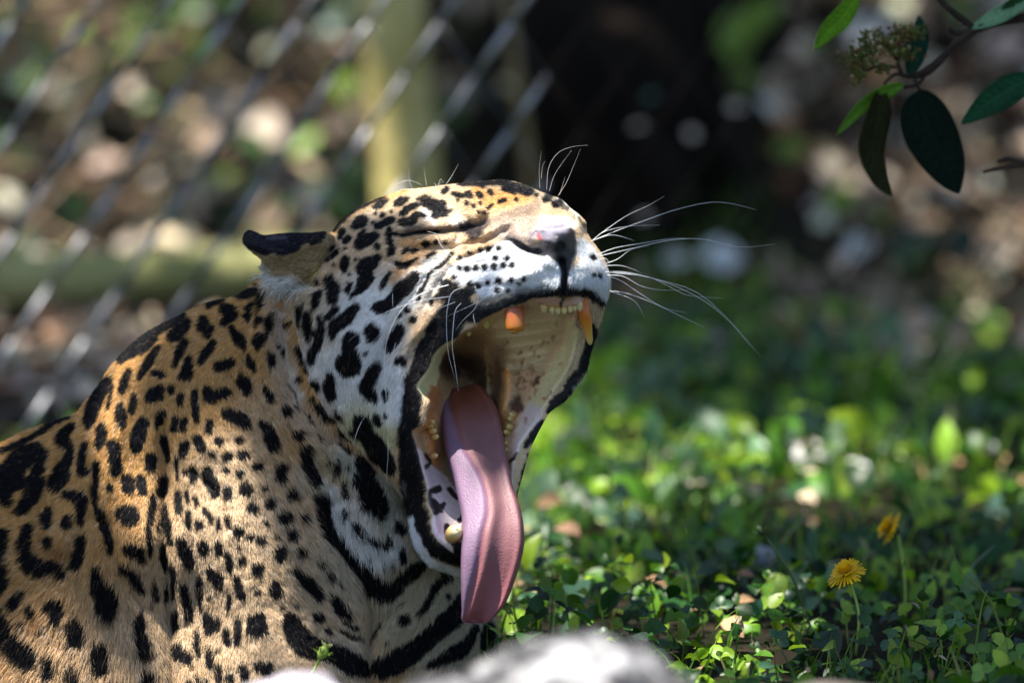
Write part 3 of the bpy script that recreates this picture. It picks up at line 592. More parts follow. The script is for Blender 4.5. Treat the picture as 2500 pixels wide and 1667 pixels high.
for q in [[(480, 460, 30), (540, 450, 32)], [(470, 550, 40), (540, 590, 34), (580, 560, 20)], [(450, 500, 26), (470, 620, 30)], [(620, 450, 18), (660, 510, 22), (690, 520, 16)], [(600, 740, 26), (620, 830, 30), (690, 870, 40)],
          [(700, 690, 22), (720, 640, 14)], [(460, 640, 20), (560, 625, 12)], [(440, 280, 14), (470, 250, 14), (430, 180, 12)]]:
    paint(MC, [(900 + x / 3.136, 1050 + y / 3.136, r / 3.136) for x, y, r in q], (.018, .016, .018), 3, 1, 3)
paint(MC, [(900 + x / 3.136, 1050 + y / 3.136, r / 3.136) for x, y, r in [(540, 720, 26), (530, 800, 16)]], (.60, .36, .42), 8, .8)
MC = np.clip(MC * np.array([1.5, 1.5, 1.65]), 0, .85)
# front gum
paint(MC, [(1316, 733, 9), (1350, 731, 10), (1362, 738, 8)], (.80, .54, .54), 6, 1)
paint(MC, [(1385, 740, 8), (1410, 730, 9), (1432, 722, 8)], (.80, .54, .54), 6, 1)
paint(MC, [(1318, 744, 4), (1345, 752, 4), (1370, 756, 4), (1400, 748, 4)], (.62, .26, .10), 5, .9)
paint(MC, [(1371, 722, 4), (1373, 745, 4), (1374, 757, 3)], BLK, 4, 1)
paint(MC, [(1280, 742, 9), (1285, 750, 8)], (.40, .20, .17), 8, .8)
paint(MC, [(1412, 790, 5), (1408, 778, 5)], BLK, 4, 1)
mk = sstep(sM, 1, 5)
CM = CM * (1 - mk[..., None]) + MC * mk[..., None]
CM = np.clip(CM, .004, .9)
WET = np.maximum(sstep(sM, 0, 6), sstep(NOSE, -2, 4) * .7)
BARE = np.maximum(sstep(sM, -5, 1), sstep(NOSE, -4, 1))
BARE = np.maximum(BARE, ((sM > -26) & (sM < 0) & (GU > 1250) & (GV > 780)) * 0.85)
# ------------------------------------------------------------------ jaguar: body mesh
MS = 3
mu = np.arange(U0 + 4, U1 - 6, MS, dtype=float); mv = np.arange(V0 + 4, V1 - 6, MS, dtype=float)
MU, MV = np.meshgrid(mu, mv)
D_ = samp(DOM, MU, MV)
gx = (samp(DOM, MU + 2, MV) - samp(DOM, MU - 2, MV)) / 4; gy = (samp(DOM, MU, MV + 2) - samp(DOM, MU, MV - 2)) / 4
gl = np.hypot(gx, gy) + 1e-6
inside = D_ > 0
near = np.abs(D_) < 1.6 * MS
XU = MU.copy(); XV = MV.copy()
cellq = inside[:-1, :-1] | inside[1:, :-1] | inside[:-1, 1:] | inside[1:, 1:]
used = np.zeros_like(inside); used[:-1, :-1] |= cellq; used[1:, :-1] |= cellq; used[:-1, 1:] |= cellq; used[1:, 1:] |= cellq
out = used & ~inside
XU[out] -= (D_ * gx / gl ** 2)[out]; XV[out] -= (D_ * gy / gl ** 2)[out]       # snap the rim onto the outline
rim = out
fw = samp(W, XU + np.where(out, gx / gl * 2.2, 0), XV + np.where(out, gy / gl * 2.2, 0))
fb = samp(BACK, XU, XV); ed = samp(EDGE, XU + np.where(out, gx / gl * 3, 0), XV + np.where(out, gy / gl * 3, 0))
fw = np.where(rim, ed, fw)
idx = -np.ones(used.shape, int); n1 = used.sum(); idx[used] = np.arange(n1)
idb = idx.copy(); ib = used & ~rim; idb[ib] = n1 + np.arange(ib.sum())
Vf = JP(XU[used], XV[used], fw[used]); Vb = JP(XU[ib], XV[ib], np.minimum(fb[ib], fw[ib] - 4))
r, c = np.nonzero(cellq)
Ff = np.column_stack([idx[r, c], idx[r + 1, c], idx[r + 1, c + 1], idx[r, c + 1]])
Fb = np.column_stack([idb[r, c], idb[r, c + 1], idb[r + 1, c + 1], idb[r + 1, c]])
keep = ~(rim[r, c] & rim[r + 1, c] & rim[r + 1, c + 1] & rim[r, c + 1])
V_ = np.vstack([Vf, Vb]); F_ = np.vstack([Ff, Fb[keep]])
cu = np.concatenate([XU[used], XU[ib]]); cv = np.concatenate([XV[used], XV[ib]])
gxs, gys = np.concatenate([(gx / gl)[used], np.zeros(ib.sum())]), np.concatenate([(gy / gl)[used], np.zeros(ib.sum())])
rimf = np.concatenate([rim[used], np.zeros(ib.sum(), bool)])
sc_ = samp(CM, cu + rimf * gxs * 4, cv + rimf * gys * 4); wet = samp(WET, cu, cv)

def skin_mat():
    m, nt, b = new_mat('jaguar_skin', .7, .4)
    at = N(nt, 'ShaderNodeAttribute', attribute_name='col'); wa = N(nt, 'ShaderNodeAttribute', attribute_name='wet')
    tc = N(nt, 'ShaderNodeTexCoord'); n1 = N(nt, 'ShaderNodeTexNoise', Scale=420, Detail=4)
    nt.links.new(tc.outputs['Object'], n1.inputs['Vector'])
    mr = N(nt, 'ShaderNodeMapRange'); mr.inputs['To Min'].default_value = .75; mr.inputs['To Max'].default_value = 1.25
    nt.links.new(n1.outputs[0], mr.inputs[0])
    hs = N(nt, 'ShaderNodeHueSaturation'); nt.links.new(mr.outputs[0], hs.inputs['Value']); nt.links.new(at.outputs['Color'], hs.inputs['Color'])
    nt.links.new(hs.outputs[0], b.inputs['Base Color'])
    r2 = N(nt, 'ShaderNodeMapRange'); r2.inputs['To Min'].default_value = .8; r2.inputs['To Max'].default_value = .30
    nt.links.new(wa.outputs['Fac'], r2.inputs[0]); nt.links.new(r2.outputs[0], b.inputs['Roughness'])
    bp = N(nt, 'ShaderNodeBump', Strength=.35, Distance=.0015); nt.links.new(n1.outputs[0], bp.inputs['Height']); nt.links.new(bp.outputs[0], b.inputs['Normal'])
    b.inputs['Subsurface Weight'].default_value = 0.0
    return m
JAG = mesh('jaguar', V_, F_, skin_mat(), col=sc_, attrs={'wet': wet})
tag(JAG, 'spotted jaguar lying down, eyes shut, yawning wide with its tongue hanging out', 'jaguar')

# ------------------------------------------------------------------ fur
Wx = np.gradient(W, ST, axis=1); Wy = np.gradient(W, ST, axis=0)
FLOW = tps([(1350, 545, -1, .1), (1250, 560, -1, .05), (1300, 640, -.9, .5), (1200, 670, -1, .25), (1120, 680, -1, .3), (1250, 480, -1, -.1), (1150, 470, -1, -.05), (1100, 560, -1, 0), (1000, 500, -1, .15),
            (900, 560, -.9, .4), (850, 650, -.8, .6), (950, 700, -.85, .55), (1000, 780, -.7, .8), (900, 850, -.5, .9), (850, 950, -.2, 1), (950, 1000, -.3, 1), (760, 800, -.5, .9), (700, 690, -1, .3), (640, 650, -1, .4),
            (1450, 640, .9, .5), (1470, 700, .8, .8), (1430, 590, .8, .3), (1440, 880, .2, 1), (1020, 1300, -.8, .6), (1090, 1380, -.2, 1), (1000, 1200, -.8, .6),
            (700, 900, -.3, 1), (600, 750, -.7, .8), (450, 800, -.9, .5), (300, 900, -.6, .8), (100, 1050, -.9, .5), (300, 1100, -.3, 1), (150, 1300, -.7, .7), (330, 1450, .05, 1), (400, 1600, .1, 1), (150, 1600, -.3, 1),
            (500, 1000, .3, 1), (600, 1200, .3, 1), (700, 1300, .5, .9), (600, 1500, .1, 1), (750, 1500, .7, .8), (800, 1200, .3, 1), (880, 1300, .2, 1), (950, 1350, -.1, 1), (1000, 1450, -.6, .8), (900, 1550, 0, 1), (1100, 1500, -.5, .9), (1050, 1600, -.5, .8), (720, 1080, .6, .9)], GU, GV)
FX, FY = FLOW[0], FLOW[1]; fl = np.hypot(FX, FY) + 1e-6; FX = FX / fl; FY = FY / fl
LEN = tps([(1350, 560, 5), (1250, 560, 6), (1250, 670, 9), (1200, 480, 8), (1100, 560, 8), (1000, 600, 10), (900, 560, 10), (900, 700, 13), (950, 850, 16), (850, 950, 22), (1000, 800, 12), (700, 700, 26), (650, 620, 9), (740, 640, 16), (640, 665, 16), (740, 850, 20), (980, 1100, 14),
           (1020, 1310, 15), (1100, 1385, 18), (1450, 650, 12), (1480, 720, 18), (1430, 900, 10), (600, 800, 18), (300, 900, 14), (100, 1100, 16), (200, 1300, 20), (330, 1450, 30), (350, 1600, 34), (600, 1200, 15), (600, 1500, 16), (750, 1100, 30),
           (830, 1250, 42), (900, 1350, 44), (1000, 1400, 22), (900, 1550, 24), (1080, 1550, 18), (800, 1500, 20), (980, 980, 16)], GU, GV)
LEN = np.clip(LEN, 5, 46)
NH = 330000
pu = rng.uniform(U0 + 140, 1510, NH * 9); pv = rng.uniform(V0 + 20, 1720, NH * 9)
dm = samp(DOM, pu, pv)
ax = samp(np.sqrt(1 + Wx ** 2 + Wy ** 2), pu, pv)
pr = np.clip(ax, 1, 5) / 5 * (dm > 0.8) * (1 - samp(BARE, pu, pv)) * (1 - .35 * ((pu < 1000) & (pv > 950)))
ok = rng.random(len(pu)) < pr
pu = pu[ok][:NH]; pv = pv[ok][:NH]; n = len(pu)
w0 = samp(W, pu, pv); sx = samp(Wx, pu, pv); sy = samp(Wy, pu, pv)
nn = np.column_stack([-sx, -sy, np.ones(n)]); nn /= np.linalg.norm(nn, axis=1)[:, None]
fx = samp(FX, pu, pv); fy = samp(FY, pu, pv)
ang = .38 * fnoise(pu, pv, 28, 91) + .35 * vnoise(pu, pv, 7, 93) + rng.normal(0, .16, n)
ca, sa = np.cos(ang), np.sin(ang); fx, fy = fx * ca - fy * sa, fx * sa + fy * ca
tdir = np.column_stack([fx, fy, np.zeros(n)]); tdir -= nn * (tdir * nn).sum(1)[:, None]; tdir /= np.linalg.norm(tdir, axis=1)[:, None] + 1e-6
L = samp(LEN, pu, pv) * .9 * rng.uniform(.65, 1.25, n) * (1 + .25 * fnoise(pu, pv, 20, 95))
lift = np.clip(rng.normal(.22, .08, n) + .005 * L, .08, .8)
d0 = tdir * np.cos(lift)[:, None] + nn * np.sin(lift)[:, None]
d1 = tdir * np.cos(lift * .3)[:, None] + nn * np.sin(lift * .3)[:, None] + np.column_stack([np.zeros(n), .10 + 0 * L, np.zeros(n)]) + rng.normal(0, .08, (n, 3))
root = np.column_stack([pu, pv, w0 - .6])
pts = np.empty((n, 4, 3)); pts[:, 0] = root; pts[:, 1] = root + d0 * (L * .34)[:, None]
pts[:, 2] = pts[:, 1] + (d0 * .45 + d1 * .55) * (L * .33)[:, None]; pts[:, 3] = pts[:, 2] + d1 * (L * .33)[:, None]
hc = samp(CM, pu + rng.normal(0, .9, n), pv + rng.normal(0, .9, n)) * np.exp(rng.normal(0, .13, n))[:, None] * (1 + .12 * fnoise(pu, pv, 5, 97))[:, None]
pale = (rng.random(n) < .06) & (hc.sum(1) > .3); hc[pale] = hc[pale] * .5 + .35
dark = (rng.random(n) < .05) & (hc.sum(1) > .3) & (hc[:, 2] < .4); hc[dark] *= .45
bl_ = (rng.random(n) < .03) & (hc.sum(1) < .06); hc[bl_] = (.16, .11, .07)
hc = np.clip(hc, .005, .92)
def hair_object(name, pts, rad, colr, mat, parent):
    n, k = pts.shape[:2]
    cu_ = bpy.data.hair_curves.new(name); cu_.add_curves([k] * n)
    Wp = JP(pts[..., 0].ravel(), pts[..., 1].ravel(), pts[..., 2].ravel()).astype(np.float32)
    cu_.attributes['position'].data.foreach_set('vector', Wp.ravel())
    ra = cu_.attributes.get('radius') or cu_.attributes.new('radius', 'FLOAT', 'POINT')
    ra.data.foreach_set('value', rad.astype(np.float32).ravel())
    a = cu_.attributes.new('col', 'FLOAT_COLOR', 'CURVE'); cc = np.ones((n, 4), np.float32); cc[:, :3] = colr
    a.data.foreach_set('color', cc.ravel()); cu_.materials.append(mat)
    o = link(name, cu_, parent); return o
def fur_mat():
    m, nt, b = new_mat('fur', .6, .14)
    at = N(nt, 'ShaderNodeAttribute', attribute_name='col'); nt.links.new(at.outputs['Color'], b.inputs['Base Color'])
    tr = N(nt, 'ShaderNodeBsdfTranslucent'); nt.links.new(at.outputs['Color'], tr.inputs[0])
    mx = N(nt, 'ShaderNodeMixShader'); mx.inputs[0].default_value = .22
    nt.links.new(b.outputs[0], mx.inputs[1]); nt.links.new(tr.outputs[0], mx.inputs[2]); nt.links.new(mx.outputs[0], nt.nodes['Material Output'].inputs[0])
    return m
FUR = fur_mat()
prf = np.array([.55, .60, .45, .12]); rr_ = rng.uniform(.75, 1.3, n)[:, None] * prf[None] / 3000
tag(hair_object('fur', pts, rr_, hc, FUR, JAG), 'short dense spotted coat', kind='stuff')
# loose tufts: ear, brow and skull fringe, chin
tp = []
def tufts(n_, fu, fv, dx, dy, dz, ln, jit, w_=None):
    for _ in range(n_):
        t = rng.random(); u = np.interp(t, np.linspace(0, 1, len(fu)), fu) + rng.normal(0, 3); v = np.interp(t, np.linspace(0, 1, len(fv)), fv) + rng.normal(0, 3)
        ww = samp(W, np.array([u]), np.array([v]))[0] if w_ is None else w_; d = np.array([dx, dy, dz]) + rng.normal(0, jit, 3); l = ln * rng.uniform(.5, 1.3)
        b = rng.normal(0, .25, 3); p0 = np.array([u, v, ww]); tp.append([p0 + d * l * s_ + b * l * s_ * s_ for s_ in (0, .33, .67, 1)])
tufts(260, [650, 680, 720, 760], [665, 690, 700, 700], -.75, .45, .2, 34, .22); tufts(70, [655, 690], [690, 712], -.3, .8, .1, 26, .25)
n2 = len(tp); tp = np.array(tp)
tag(hair_object('ear_tuft', tp, np.tile(prf * 1.3 / 3000, (n2, 1)), np.tile(np.array([.78, .77, .72]), (n2, 1)) * rng.uniform(.7, 1.1, (n2, 1)), FUR, JAG), 'long white hairs in the ear', kind='stuff')

# ------------------------------------------------------------------ whiskers (single hairs: each a part)
wm, nt_, b_ = new_mat('whisker', .35, .5, (.86, .87, .88))
def whisker(path, r=1.1):
    """path rows: u, v, w"""
    p = smooth_path(path, 14); rad = .8 * r * np.linspace(1, .2, 14) / 3000
    v, f = tube_vf(JP(p[:, 0], p[:, 1], p[:, 2]), rad, 5)
    mesh('whisker', v, f, wm, JAG)
ZA = (1250, 350, 3.0157)
for pts_, w0_, w1_ in [([(585, 720), (700, 630), (850, 530), (1000, 460), (1120, 390)], 330, 300), ([(585, 722), (680, 650), (860, 610), (1090, 602)], 335, 330), ([(592, 718), (780, 640), (1000, 560), (1200, 490), (1450, 435), (1620, 445), (1800, 490)], 320, 300),
                       ([(590, 715), (740, 675), (900, 715)], 335, 330), ([(620, 822), (760, 770), (960, 735), (1200, 700), (1480, 712)], 340, 330), ([(640, 830), (860, 780), (1150, 715), (1400, 705), (1680, 765), (1940, 740)], 345, 330),
                       ([(690, 885), (780, 850), (880, 780), (1010, 755)], 345, 340), ([(650, 850), (690, 848), (720, 885)], 345, 350), ([(690, 900), (800, 900), (900, 930), (960, 960)], 330, 300),
                       ([(690, 945), (850, 950), (1100, 1010), (1350, 1090), (1580, 1280), (1830, 1568)], 330, 260), ([(700, 948), (900, 965), (1150, 1030), (1400, 1150), (1600, 1310), (1760, 1500)], 325, 250),
                       ([(700, 970), (820, 980), (950, 1050), (1100, 1080), (1300, 1080)], 330, 300), ([(705, 978), (800, 1010), (950, 1110), (1120, 1210), (1280, 1245)], 325, 280), ([(720, 1085), (850, 1105), (1050, 1180), (1300, 1300), (1420, 1355)], 325, 270),
                       ([(700, 950), (860, 965), (1010, 985), (1150, 1050), (1300, 1120), (1560, 1140)], 320, 250), ([(730, 1090), (900, 1160), (980, 1290)], 320, 260), ([(560, 830), (620, 700), (560, 760)], 380, 360)][:-1]:
    p = np.array([(ZA[0] + x / ZA[2], ZA[1] + y / ZA[2], 0) for x, y in pts_]); p[:, 2] = np.linspace(w0_, w1_, len(p)); whisker(p)
for pts_ in [[(205, 330), (200, 200), (215, 60)], [(255, 340), (270, 180), (340, 70), (450, 25), (560, 15)], [(275, 350), (320, 220), (440, 50)], [(340, 385), (400, 290), (460, 150), (505, 40)], [(350, 380), (390, 250)], [(215, 260), (225, 170), (245, 130)]]:
    p = np.array([(ZA[0] + x / ZA[2], ZA[1] + y / ZA[2], 0) for x, y in pts_]); p[:, 2] = np.linspace(150, 240, len(p)); whisker(p, .6)
# near side whiskers and the long brow hairs
for pts_, r in [([(910, 1180), (800, 1230), (760, 1350), (745, 1500), (760, 1800), (830, 2060)], 1.3), ([(890, 1330), (830, 1400), (810, 1550), (800, 1750), (830, 1950), (860, 2180)], 1.3), ([(1015, 1170), (1045, 1260), (1020, 1380), (900, 1500), (830, 1600)], 1.0),
                ([(1165, 1050), (1180, 1140), (1140, 1250), (1050, 1320), (760, 1455)], 1.0), ([(1060, 965), (1110, 1080), (1105, 1280)], 1.1), ([(835, 1320), (640, 1400), (520, 1490)], 1.1), ([(780, 1270), (560, 1300), (350, 1350), (150, 1430), (0, 1530)], 1.3),
                ([(775, 1155), (560, 1220), (400, 1310), (290, 1430), (215, 1568), (160, 1750), (150, 2000), (180, 2400), (190, 2700), (160, 3150)], 1.4), ([(770, 1160), (620, 1200), (480, 1250), (340, 1360)], 1.0), ([(0, 1540), (-60, 1590), (-200, 1700)], .7),
                ([(985, 850), (900, 770), (780, 700), (650, 670), (560, 645)], .9), ([(650, 670), (500, 725), (460, 725)], .7), ([(650, 690), (700, 790), (830, 915)], .8), ([(780, 1030), (620, 1015), (450, 1015), (340, 1060)], .8), ([(230, 1240), (230, 1330), (240, 1390)], .9),
                ([(930, 850), (860, 780), (700, 690)], .7), ([(1000, 1430), (1010, 1500), (1040, 1568)], .6), ([(-60, 2450), (-110, 2560), (-150, 2700)], 1.2), ([(-60, 2455), (-10, 2380)], 1.0), ([(260, 1700), (215, 1900), (205, 2100)], .8)]:
    p = np.array([(900 + x / 3.92, 400 + y / 3.92, 0) for x, y in pts_]); pp = smooth_path(p, 12)
    ws = samp(W, pp[:, 0], pp[:, 1]); ws = np.maximum.accumulate(ws[::-1])[::-1] if False else ws
    base = ws[0] + 3; t = np.linspace(0, 1, 12); pp[:, 2] = np.maximum(base + 30 * np.sin(t * 2.2), np.minimum(ws + 10, base + 60)); pp[0, 2] = ws[0] - 2
    whisker(pp, r)
for pts_ in [[(420, 240), (390, 160), (385, 50)], [(270, 190), (380, 160), (470, 185), (520, 215)], [(555, 215), (540, 120), (530, 40)], [(740, 200), (800, 110), (860, 0)], [(660, 215), (690, 150), (725, 190)], [(640, 205), (655, 225), (700, 170)], [(300, 250), (350, 240), (420, 250)], [(650, 225), (640, 195), (620, 185)]]:
    p = np.array([(900 + x / 3.92, 400 + y / 3.92, 60.) for x, y in pts_]); whisker(p, .55)

# ------------------------------------------------------------------ teeth
def tooth_mat(name, c1, c2, p1, ax_lo, ax_hi, rough=.28):
    """colour runs from root to tip along the object's own z"""
    m, nt, b = new_mat(name, rough, .5)
    at = N(nt, 'ShaderNodeAttribute', attribute_name='col'); tc = N(nt, 'ShaderNodeTexCoord'); nz = N(nt, 'ShaderNodeTexNoise', Scale=260, Detail=4)
    nt.links.new(tc.outputs['Object'], nz.inputs['Vector']); mr = N(nt, 'ShaderNodeMapRange'); mr.inputs['To Min'].default_value = .75; mr.inputs['To Max'].default_value = 1.2
    nt.links.new(nz.outputs[0], mr.inputs[0]); hs = N(nt, 'ShaderNodeHueSaturation'); nt.links.new(at.outputs['Color'], hs.inputs['Color']); nt.links.new(mr.outputs[0], hs.inputs['Value'])
    nt.links.new(hs.outputs[0], b.inputs['Base Color']); b.inputs['Subsurface Weight'].default_value = .04; b.inputs['Subsurface Scale'].default_value = .002
    return m
TM = tooth_mat('tooth_enamel', 0, 0, 0, 0, 0)
def tooth(name, path, cols, k=14, flat=.85, label=None):
    """path rows u,v,w,r; cols: colours from root to tip"""
    p = smooth_path(path, 12); pw = JP(p[:, 0], p[:, 1], p[:, 2]); v, f = tube_vf(pw, np.maximum(p[:, 3], .4) / 3000, k)
    cc = np.asarray(cols, float); tt = np.repeat(np.linspace(0, 1, 12), k); col = np.column_stack([np.interp(tt, np.linspace(0, 1, len(cc)), cc[:, i]) for i in range(3)])
    o = mesh(name, v, f, TM, JAG, col=col)
    if label: o['label'] = label
    return o
O1 = (.50, .13, .012); O2 = (.60, .20, .02); Y1 = (.66, .50, .16); Y2 = (.72, .60, .26); CR = (.75, .66, .42)
tooth('canine_tooth', [(1418, 730, 330, 17), (1424, 755, 335, 17), (1431, 785, 332, 14), (1436, 812, 325, 10), (1440, 832, 318, 7.5), (1441, 841, 316, 3), (1441, 842, 316, .5)], [O1, O1, O2, (.66, .34, .06), Y1, Y2, Y2], label='long orange upper canine, the far one')
tooth('canine_tooth', [(1257, 742, 352, 20), (1256, 752, 358, 23), (1256, 770, 362, 24), (1257, 790, 364, 24), (1258, 804, 365, 22.5), (1258, 807, 365, 17)], [(.10, .03, .03), (.38, .09, .04), (.58, .17, .04), (.62, .22, .03), (.62, .20, .02)], label='broken stump of the near upper canine')
v, f = tube_vf(JP(np.array([1258., 1258, 1258.5]), np.array([803., 808, 809]), np.array([366., 367, 366])), np.array([17., 15.5, 9]) / 3000, 14)
mesh('tooth_core', v, f, TM, bpy.data.objects['canine_tooth.001'], col=np.tile((.62, .34, .05), (len(v), 1)))
for x, y, ln, r in [(1328, 745, 19, 12), (1348, 754, 14, 8.5), (1362, 757, 11, 7.5), (1377, 756, 11, 7.5), (1391, 753, 11, 7.2), (1402, 749, 11, 6.5), (1414, 742, 19, 9)]:
    tooth('incisor', [(x, y - 8, 356 - abs(x - 1372) * .35, r * .8), (x, y, 362 - abs(x - 1372) * .35, r), (x + 1, y + ln * .6, 362 - abs(x - 1372) * .35, r * .8), (x + 1, y + ln, 360 - abs(x - 1372) * .35, r * .3)], [(.6, .4, .16), Y2, CR], 10)
for x, y, w_, r, ln in [(1187, 786, 300, 11, 16), (1200, 778, 305, 7, 8), (1143, 808, 275, 8, 13), (1160, 799, 282, 5, 5), (1362, 775, 262, 8, 18), (1374, 774, 262, 7, 12), (1382, 768, 262, 5, 10), (1358, 785, 258, 5, 14)]:
    tooth('molar', [(x, y - 8, w_ - 5, r), (x, y, w_ + 3, r), (x + 1, y + ln * .6, w_ + 2, r * .75), (x + 2, y + ln, w_, r * .25)], [(.5, .40, .10), (.62, .52, .15), (.62, .52, .15)], 10)
for x, y, w_, r in [(1052, 1030, 248, 9), (1056, 1052, 252, 9), (1062, 1066, 256, 8), (1060, 1112, 252, 8), (1048, 1040, 244, 7)]:
    tooth('molar', [(x - 7, y, w_ - 14, r), (x, y, w_, r * 1.05), (x + 6, y - 1, w_ + 8, r * .6), (x + 8, y - 1, w_ + 10, r * .2)], [(.5, .22, .05), (.62, .38, .12), Y2], 10)
for x, y, w_, r in [(1250, 1012, 132, 10), (1246, 1022, 132, 9), (1243, 1042, 150, 9), (1236, 1055, 152, 8), (1236, 1082, 160, 7), (1238, 1099, 165, 7)]:
    tooth('molar', [(x + 5, y, w_ - 8, r), (x, y, w_, r * 1.05), (x - 3, y - 1, w_ + 10, r * .6), (x - 4, y - 2, w_ + 13, r * .2)], [(.5, .25, .06), (.60, .42, .14), Y2], 10)
tooth('canine_tooth', [(1104, 1310, 345, 17), (1107, 1305, 362, 21), (1111, 1299, 380, 20), (1114, 1294, 392, 14), (1115, 1292, 397, 6), (1115, 1292, 398, 1)], [(.45, .18, .05), (.62, .34, .10), (.70, .52, .20), CR, CR], label='blunt lower canine beside the tongue')

# ------------------------------------------------------------------ tongue
#   rows: left edge u,v | right edge u,v | depth left, crease, right | crease position s (0..1)
TG = [((1080, 955), (1165, 935), (60, 45, 50), .25), ((1076, 985), (1185, 955), (105, 105, 90), .2), ((1078, 1010), (1205, 980), (150, 158, 120), .2), ((1079, 1045), (1220, 1020), (180, 205, 160), .24),
      ((1085, 1085), (1228, 1060), (210, 245, 190), .30), ((1095, 1125), (1235, 1100), (240, 285, 225), .40), ((1108, 1170), (1243, 1140), (270, 325, 262), .50), ((1118, 1215), (1252, 1185), (305, 362, 300), .54), ((1127, 1260), (1268, 1232), (345, 396, 336), .48),
      ((1128, 1305), (1278, 1280), (382, 422, 365), .37), ((1126, 1350), (1280, 1325), (404, 434, 380), .32), ((1125, 1400), (1272, 1370), (412, 436, 385), .28), ((1126, 1450), (1258, 1415), (410, 432, 385), .20), ((1127, 1490), (1240, 1462), (406, 424, 385), .12), ((1126, 1508), (1222, 1490), (402, 414, 385), .10), ((1130, 1518), (1205, 1508), (396, 402, 384), .12), ((1145, 1521), (1190, 1520), (388, 392, 382), .3)]
rows = np.array([[*a, *b, *c, d] for a, b, c, d in TG], float); NR, NS = 90, 40
R_ = smooth_path(rows, NR); top = np.zeros((NR, NS, 3)); colT = np.zeros((NR, NS, 3))
for i in range(NR):
    lu, lv, ru, rv, wl, wc, wr, sc2 = R_[i]; wl = wc - (wc - wl) * .55; t = i / (NR - 1)
    for j in range(NS):
        s_ = j / (NS - 1); u = lu + (ru - lu) * s_; v = lv + (rv - lv) * s_
        if s_ < sc2: q = s_ / sc2; wv = wl + (wc - wl) * (q ** .7)
        else: q = (s_ - sc2) / (1 - sc2); wv = wc + (wr - wc) * q ** 1.3 - 17 * math.sin(math.pi * min(1, q * 1.2)) ** 2 * .9 + 12 * math.exp(-((q - .9) / .10) ** 2) 
        wv -= 13 * math.exp(-((s_ - sc2) / .07) ** 2)
        e = min(s_, 1 - s_); wv -= 22 * (1 - min(1, e / .07)) ** 2
        top[i, j] = (u, v, wv)
        under = 1 - sstep(s_, sc2 - .06, sc2 + .02)      # underside shown by the twist
        dors = np.array([.34, .17, .20]) * (1 - .25 * sstep(t, .35, .5)) ; 
        base = np.array([.46, .19, .11]); mid = np.array([.40, .25, .26]); low = np.array([.50, .20, .22])
        k1 = sstep(t, .05, .26); k2 = sstep(t, .45, .9)
        dors = base * (1 - k1) + mid * k1; dors = dors * (1 - k2) + low * k2
        edge_ = np.exp(-((s_ - sc2) / .045) ** 2) * sstep(t, .12, .3); edr = np.exp(-((1 - s_) / .06) ** 2)
        und = np.array([.36, .28, .42]) * (1 - sstep(t, .85, 1)) + np.array([.50, .28, .32]) * sstep(t, .85, 1)
        c_ = und * under + dors * (1 - under); c_ = c_ * (1 - .6 * edge_) + np.array([.56, .24, .27]) * .6 * edge_
        c_ = c_ * (1 - .5 * edr) + np.array([.50, .20, .24]) * .5 * edr
        colT[i, j] = c_ * np.array([.60, .48, .50])
thick = 26 * np.sqrt(np.clip(1 - (2 * np.linspace(0, 1, NS) - 1) ** 2, .0, 1))[None, :] * (1 - .6 * sstep(np.linspace(0, 1, NR), .8, 1))[:, None] + 3
bot = top.copy(); bot[..., 2] -= thick
tpv = JP(top[..., 0].ravel(), top[..., 1].ravel(), top[..., 2].ravel()); btv = JP(bot[..., 0].ravel(), bot[..., 1].ravel(), bot[..., 2].ravel())
F2 = []; M0 = NR * NS
for i in range(NR - 1):
    for j in range(NS - 1):
        a = i * NS + j; F2.append((a, a + NS, a + NS + 1, a + 1)); F2.append((M0 + a, M0 + a + 1, M0 + a + NS + 1, M0 + a + NS))
    for j, fl_ in ((0, 1), (NS - 1, 0)):
        a = i * NS + j; q = (a, M0 + a, M0 + a + NS, a + NS); F2.append(q if fl_ else q[::-1])
for j in range(NS - 1):
    for i, fl_ in ((0, 0), (NR - 1, 1)):
        a = i * NS + j; q = (a, M0 + a, M0 + a + 1, a + 1); F2.append(q if fl_ else q[::-1])
tm, nt_, b_ = new_mat('tongue_skin', .5, .3)
at = N(nt_, 'ShaderNodeAttribute', attribute_name='col'); tc = N(nt_, 'ShaderNodeTexCoord')
vz = N(nt_, 'ShaderNodeTexVoronoi', Scale=650); nt_.links.new(tc.outputs['Object'], vz.inputs['Vector']); nz = N(nt_, 'ShaderNodeTexNoise', Scale=60, Detail=5); nt_.links.new(tc.outputs['Object'], nz.inputs['Vector'])
mr = N(nt_, 'ShaderNodeMapRange'); mr.inputs['To Min'].default_value = .8; mr.inputs['To Max'].default_value = 1.2; nt_.links.new(nz.outputs[0], mr.inputs[0])
hs = N(nt_, 'ShaderNodeHueSaturation'); nt_.links.new(at.outputs['Color'], hs.inputs['Color']); nt_.links.new(mr.outputs[0], hs.inputs['Value']); nt_.links.new(hs.outputs[0], b_.inputs['Base Color'])
bp = N(nt_, 'ShaderNodeBump', Strength=.3, Distance=.0008); nt_.links.new(vz.outputs['Distance'], bp.inputs['Height']); nt_.links.new(bp.outputs[0], b_.inputs['Normal'])
b_.inputs['Subsurface Weight'].default_value = .2; b_.inputs['Subsurface Scale'].default_value = .006; b_.inputs['Subsurface Radius'].default_value = (1, .3, .3)
tg_ = mesh('tongue', np.vstack([tpv, btv]), F2, tm, JAG, col=np.vstack([colT.reshape(-1, 3), colT.reshape(-1, 3)]))
tg_['label'] = 'long pink tongue hanging past the chin'
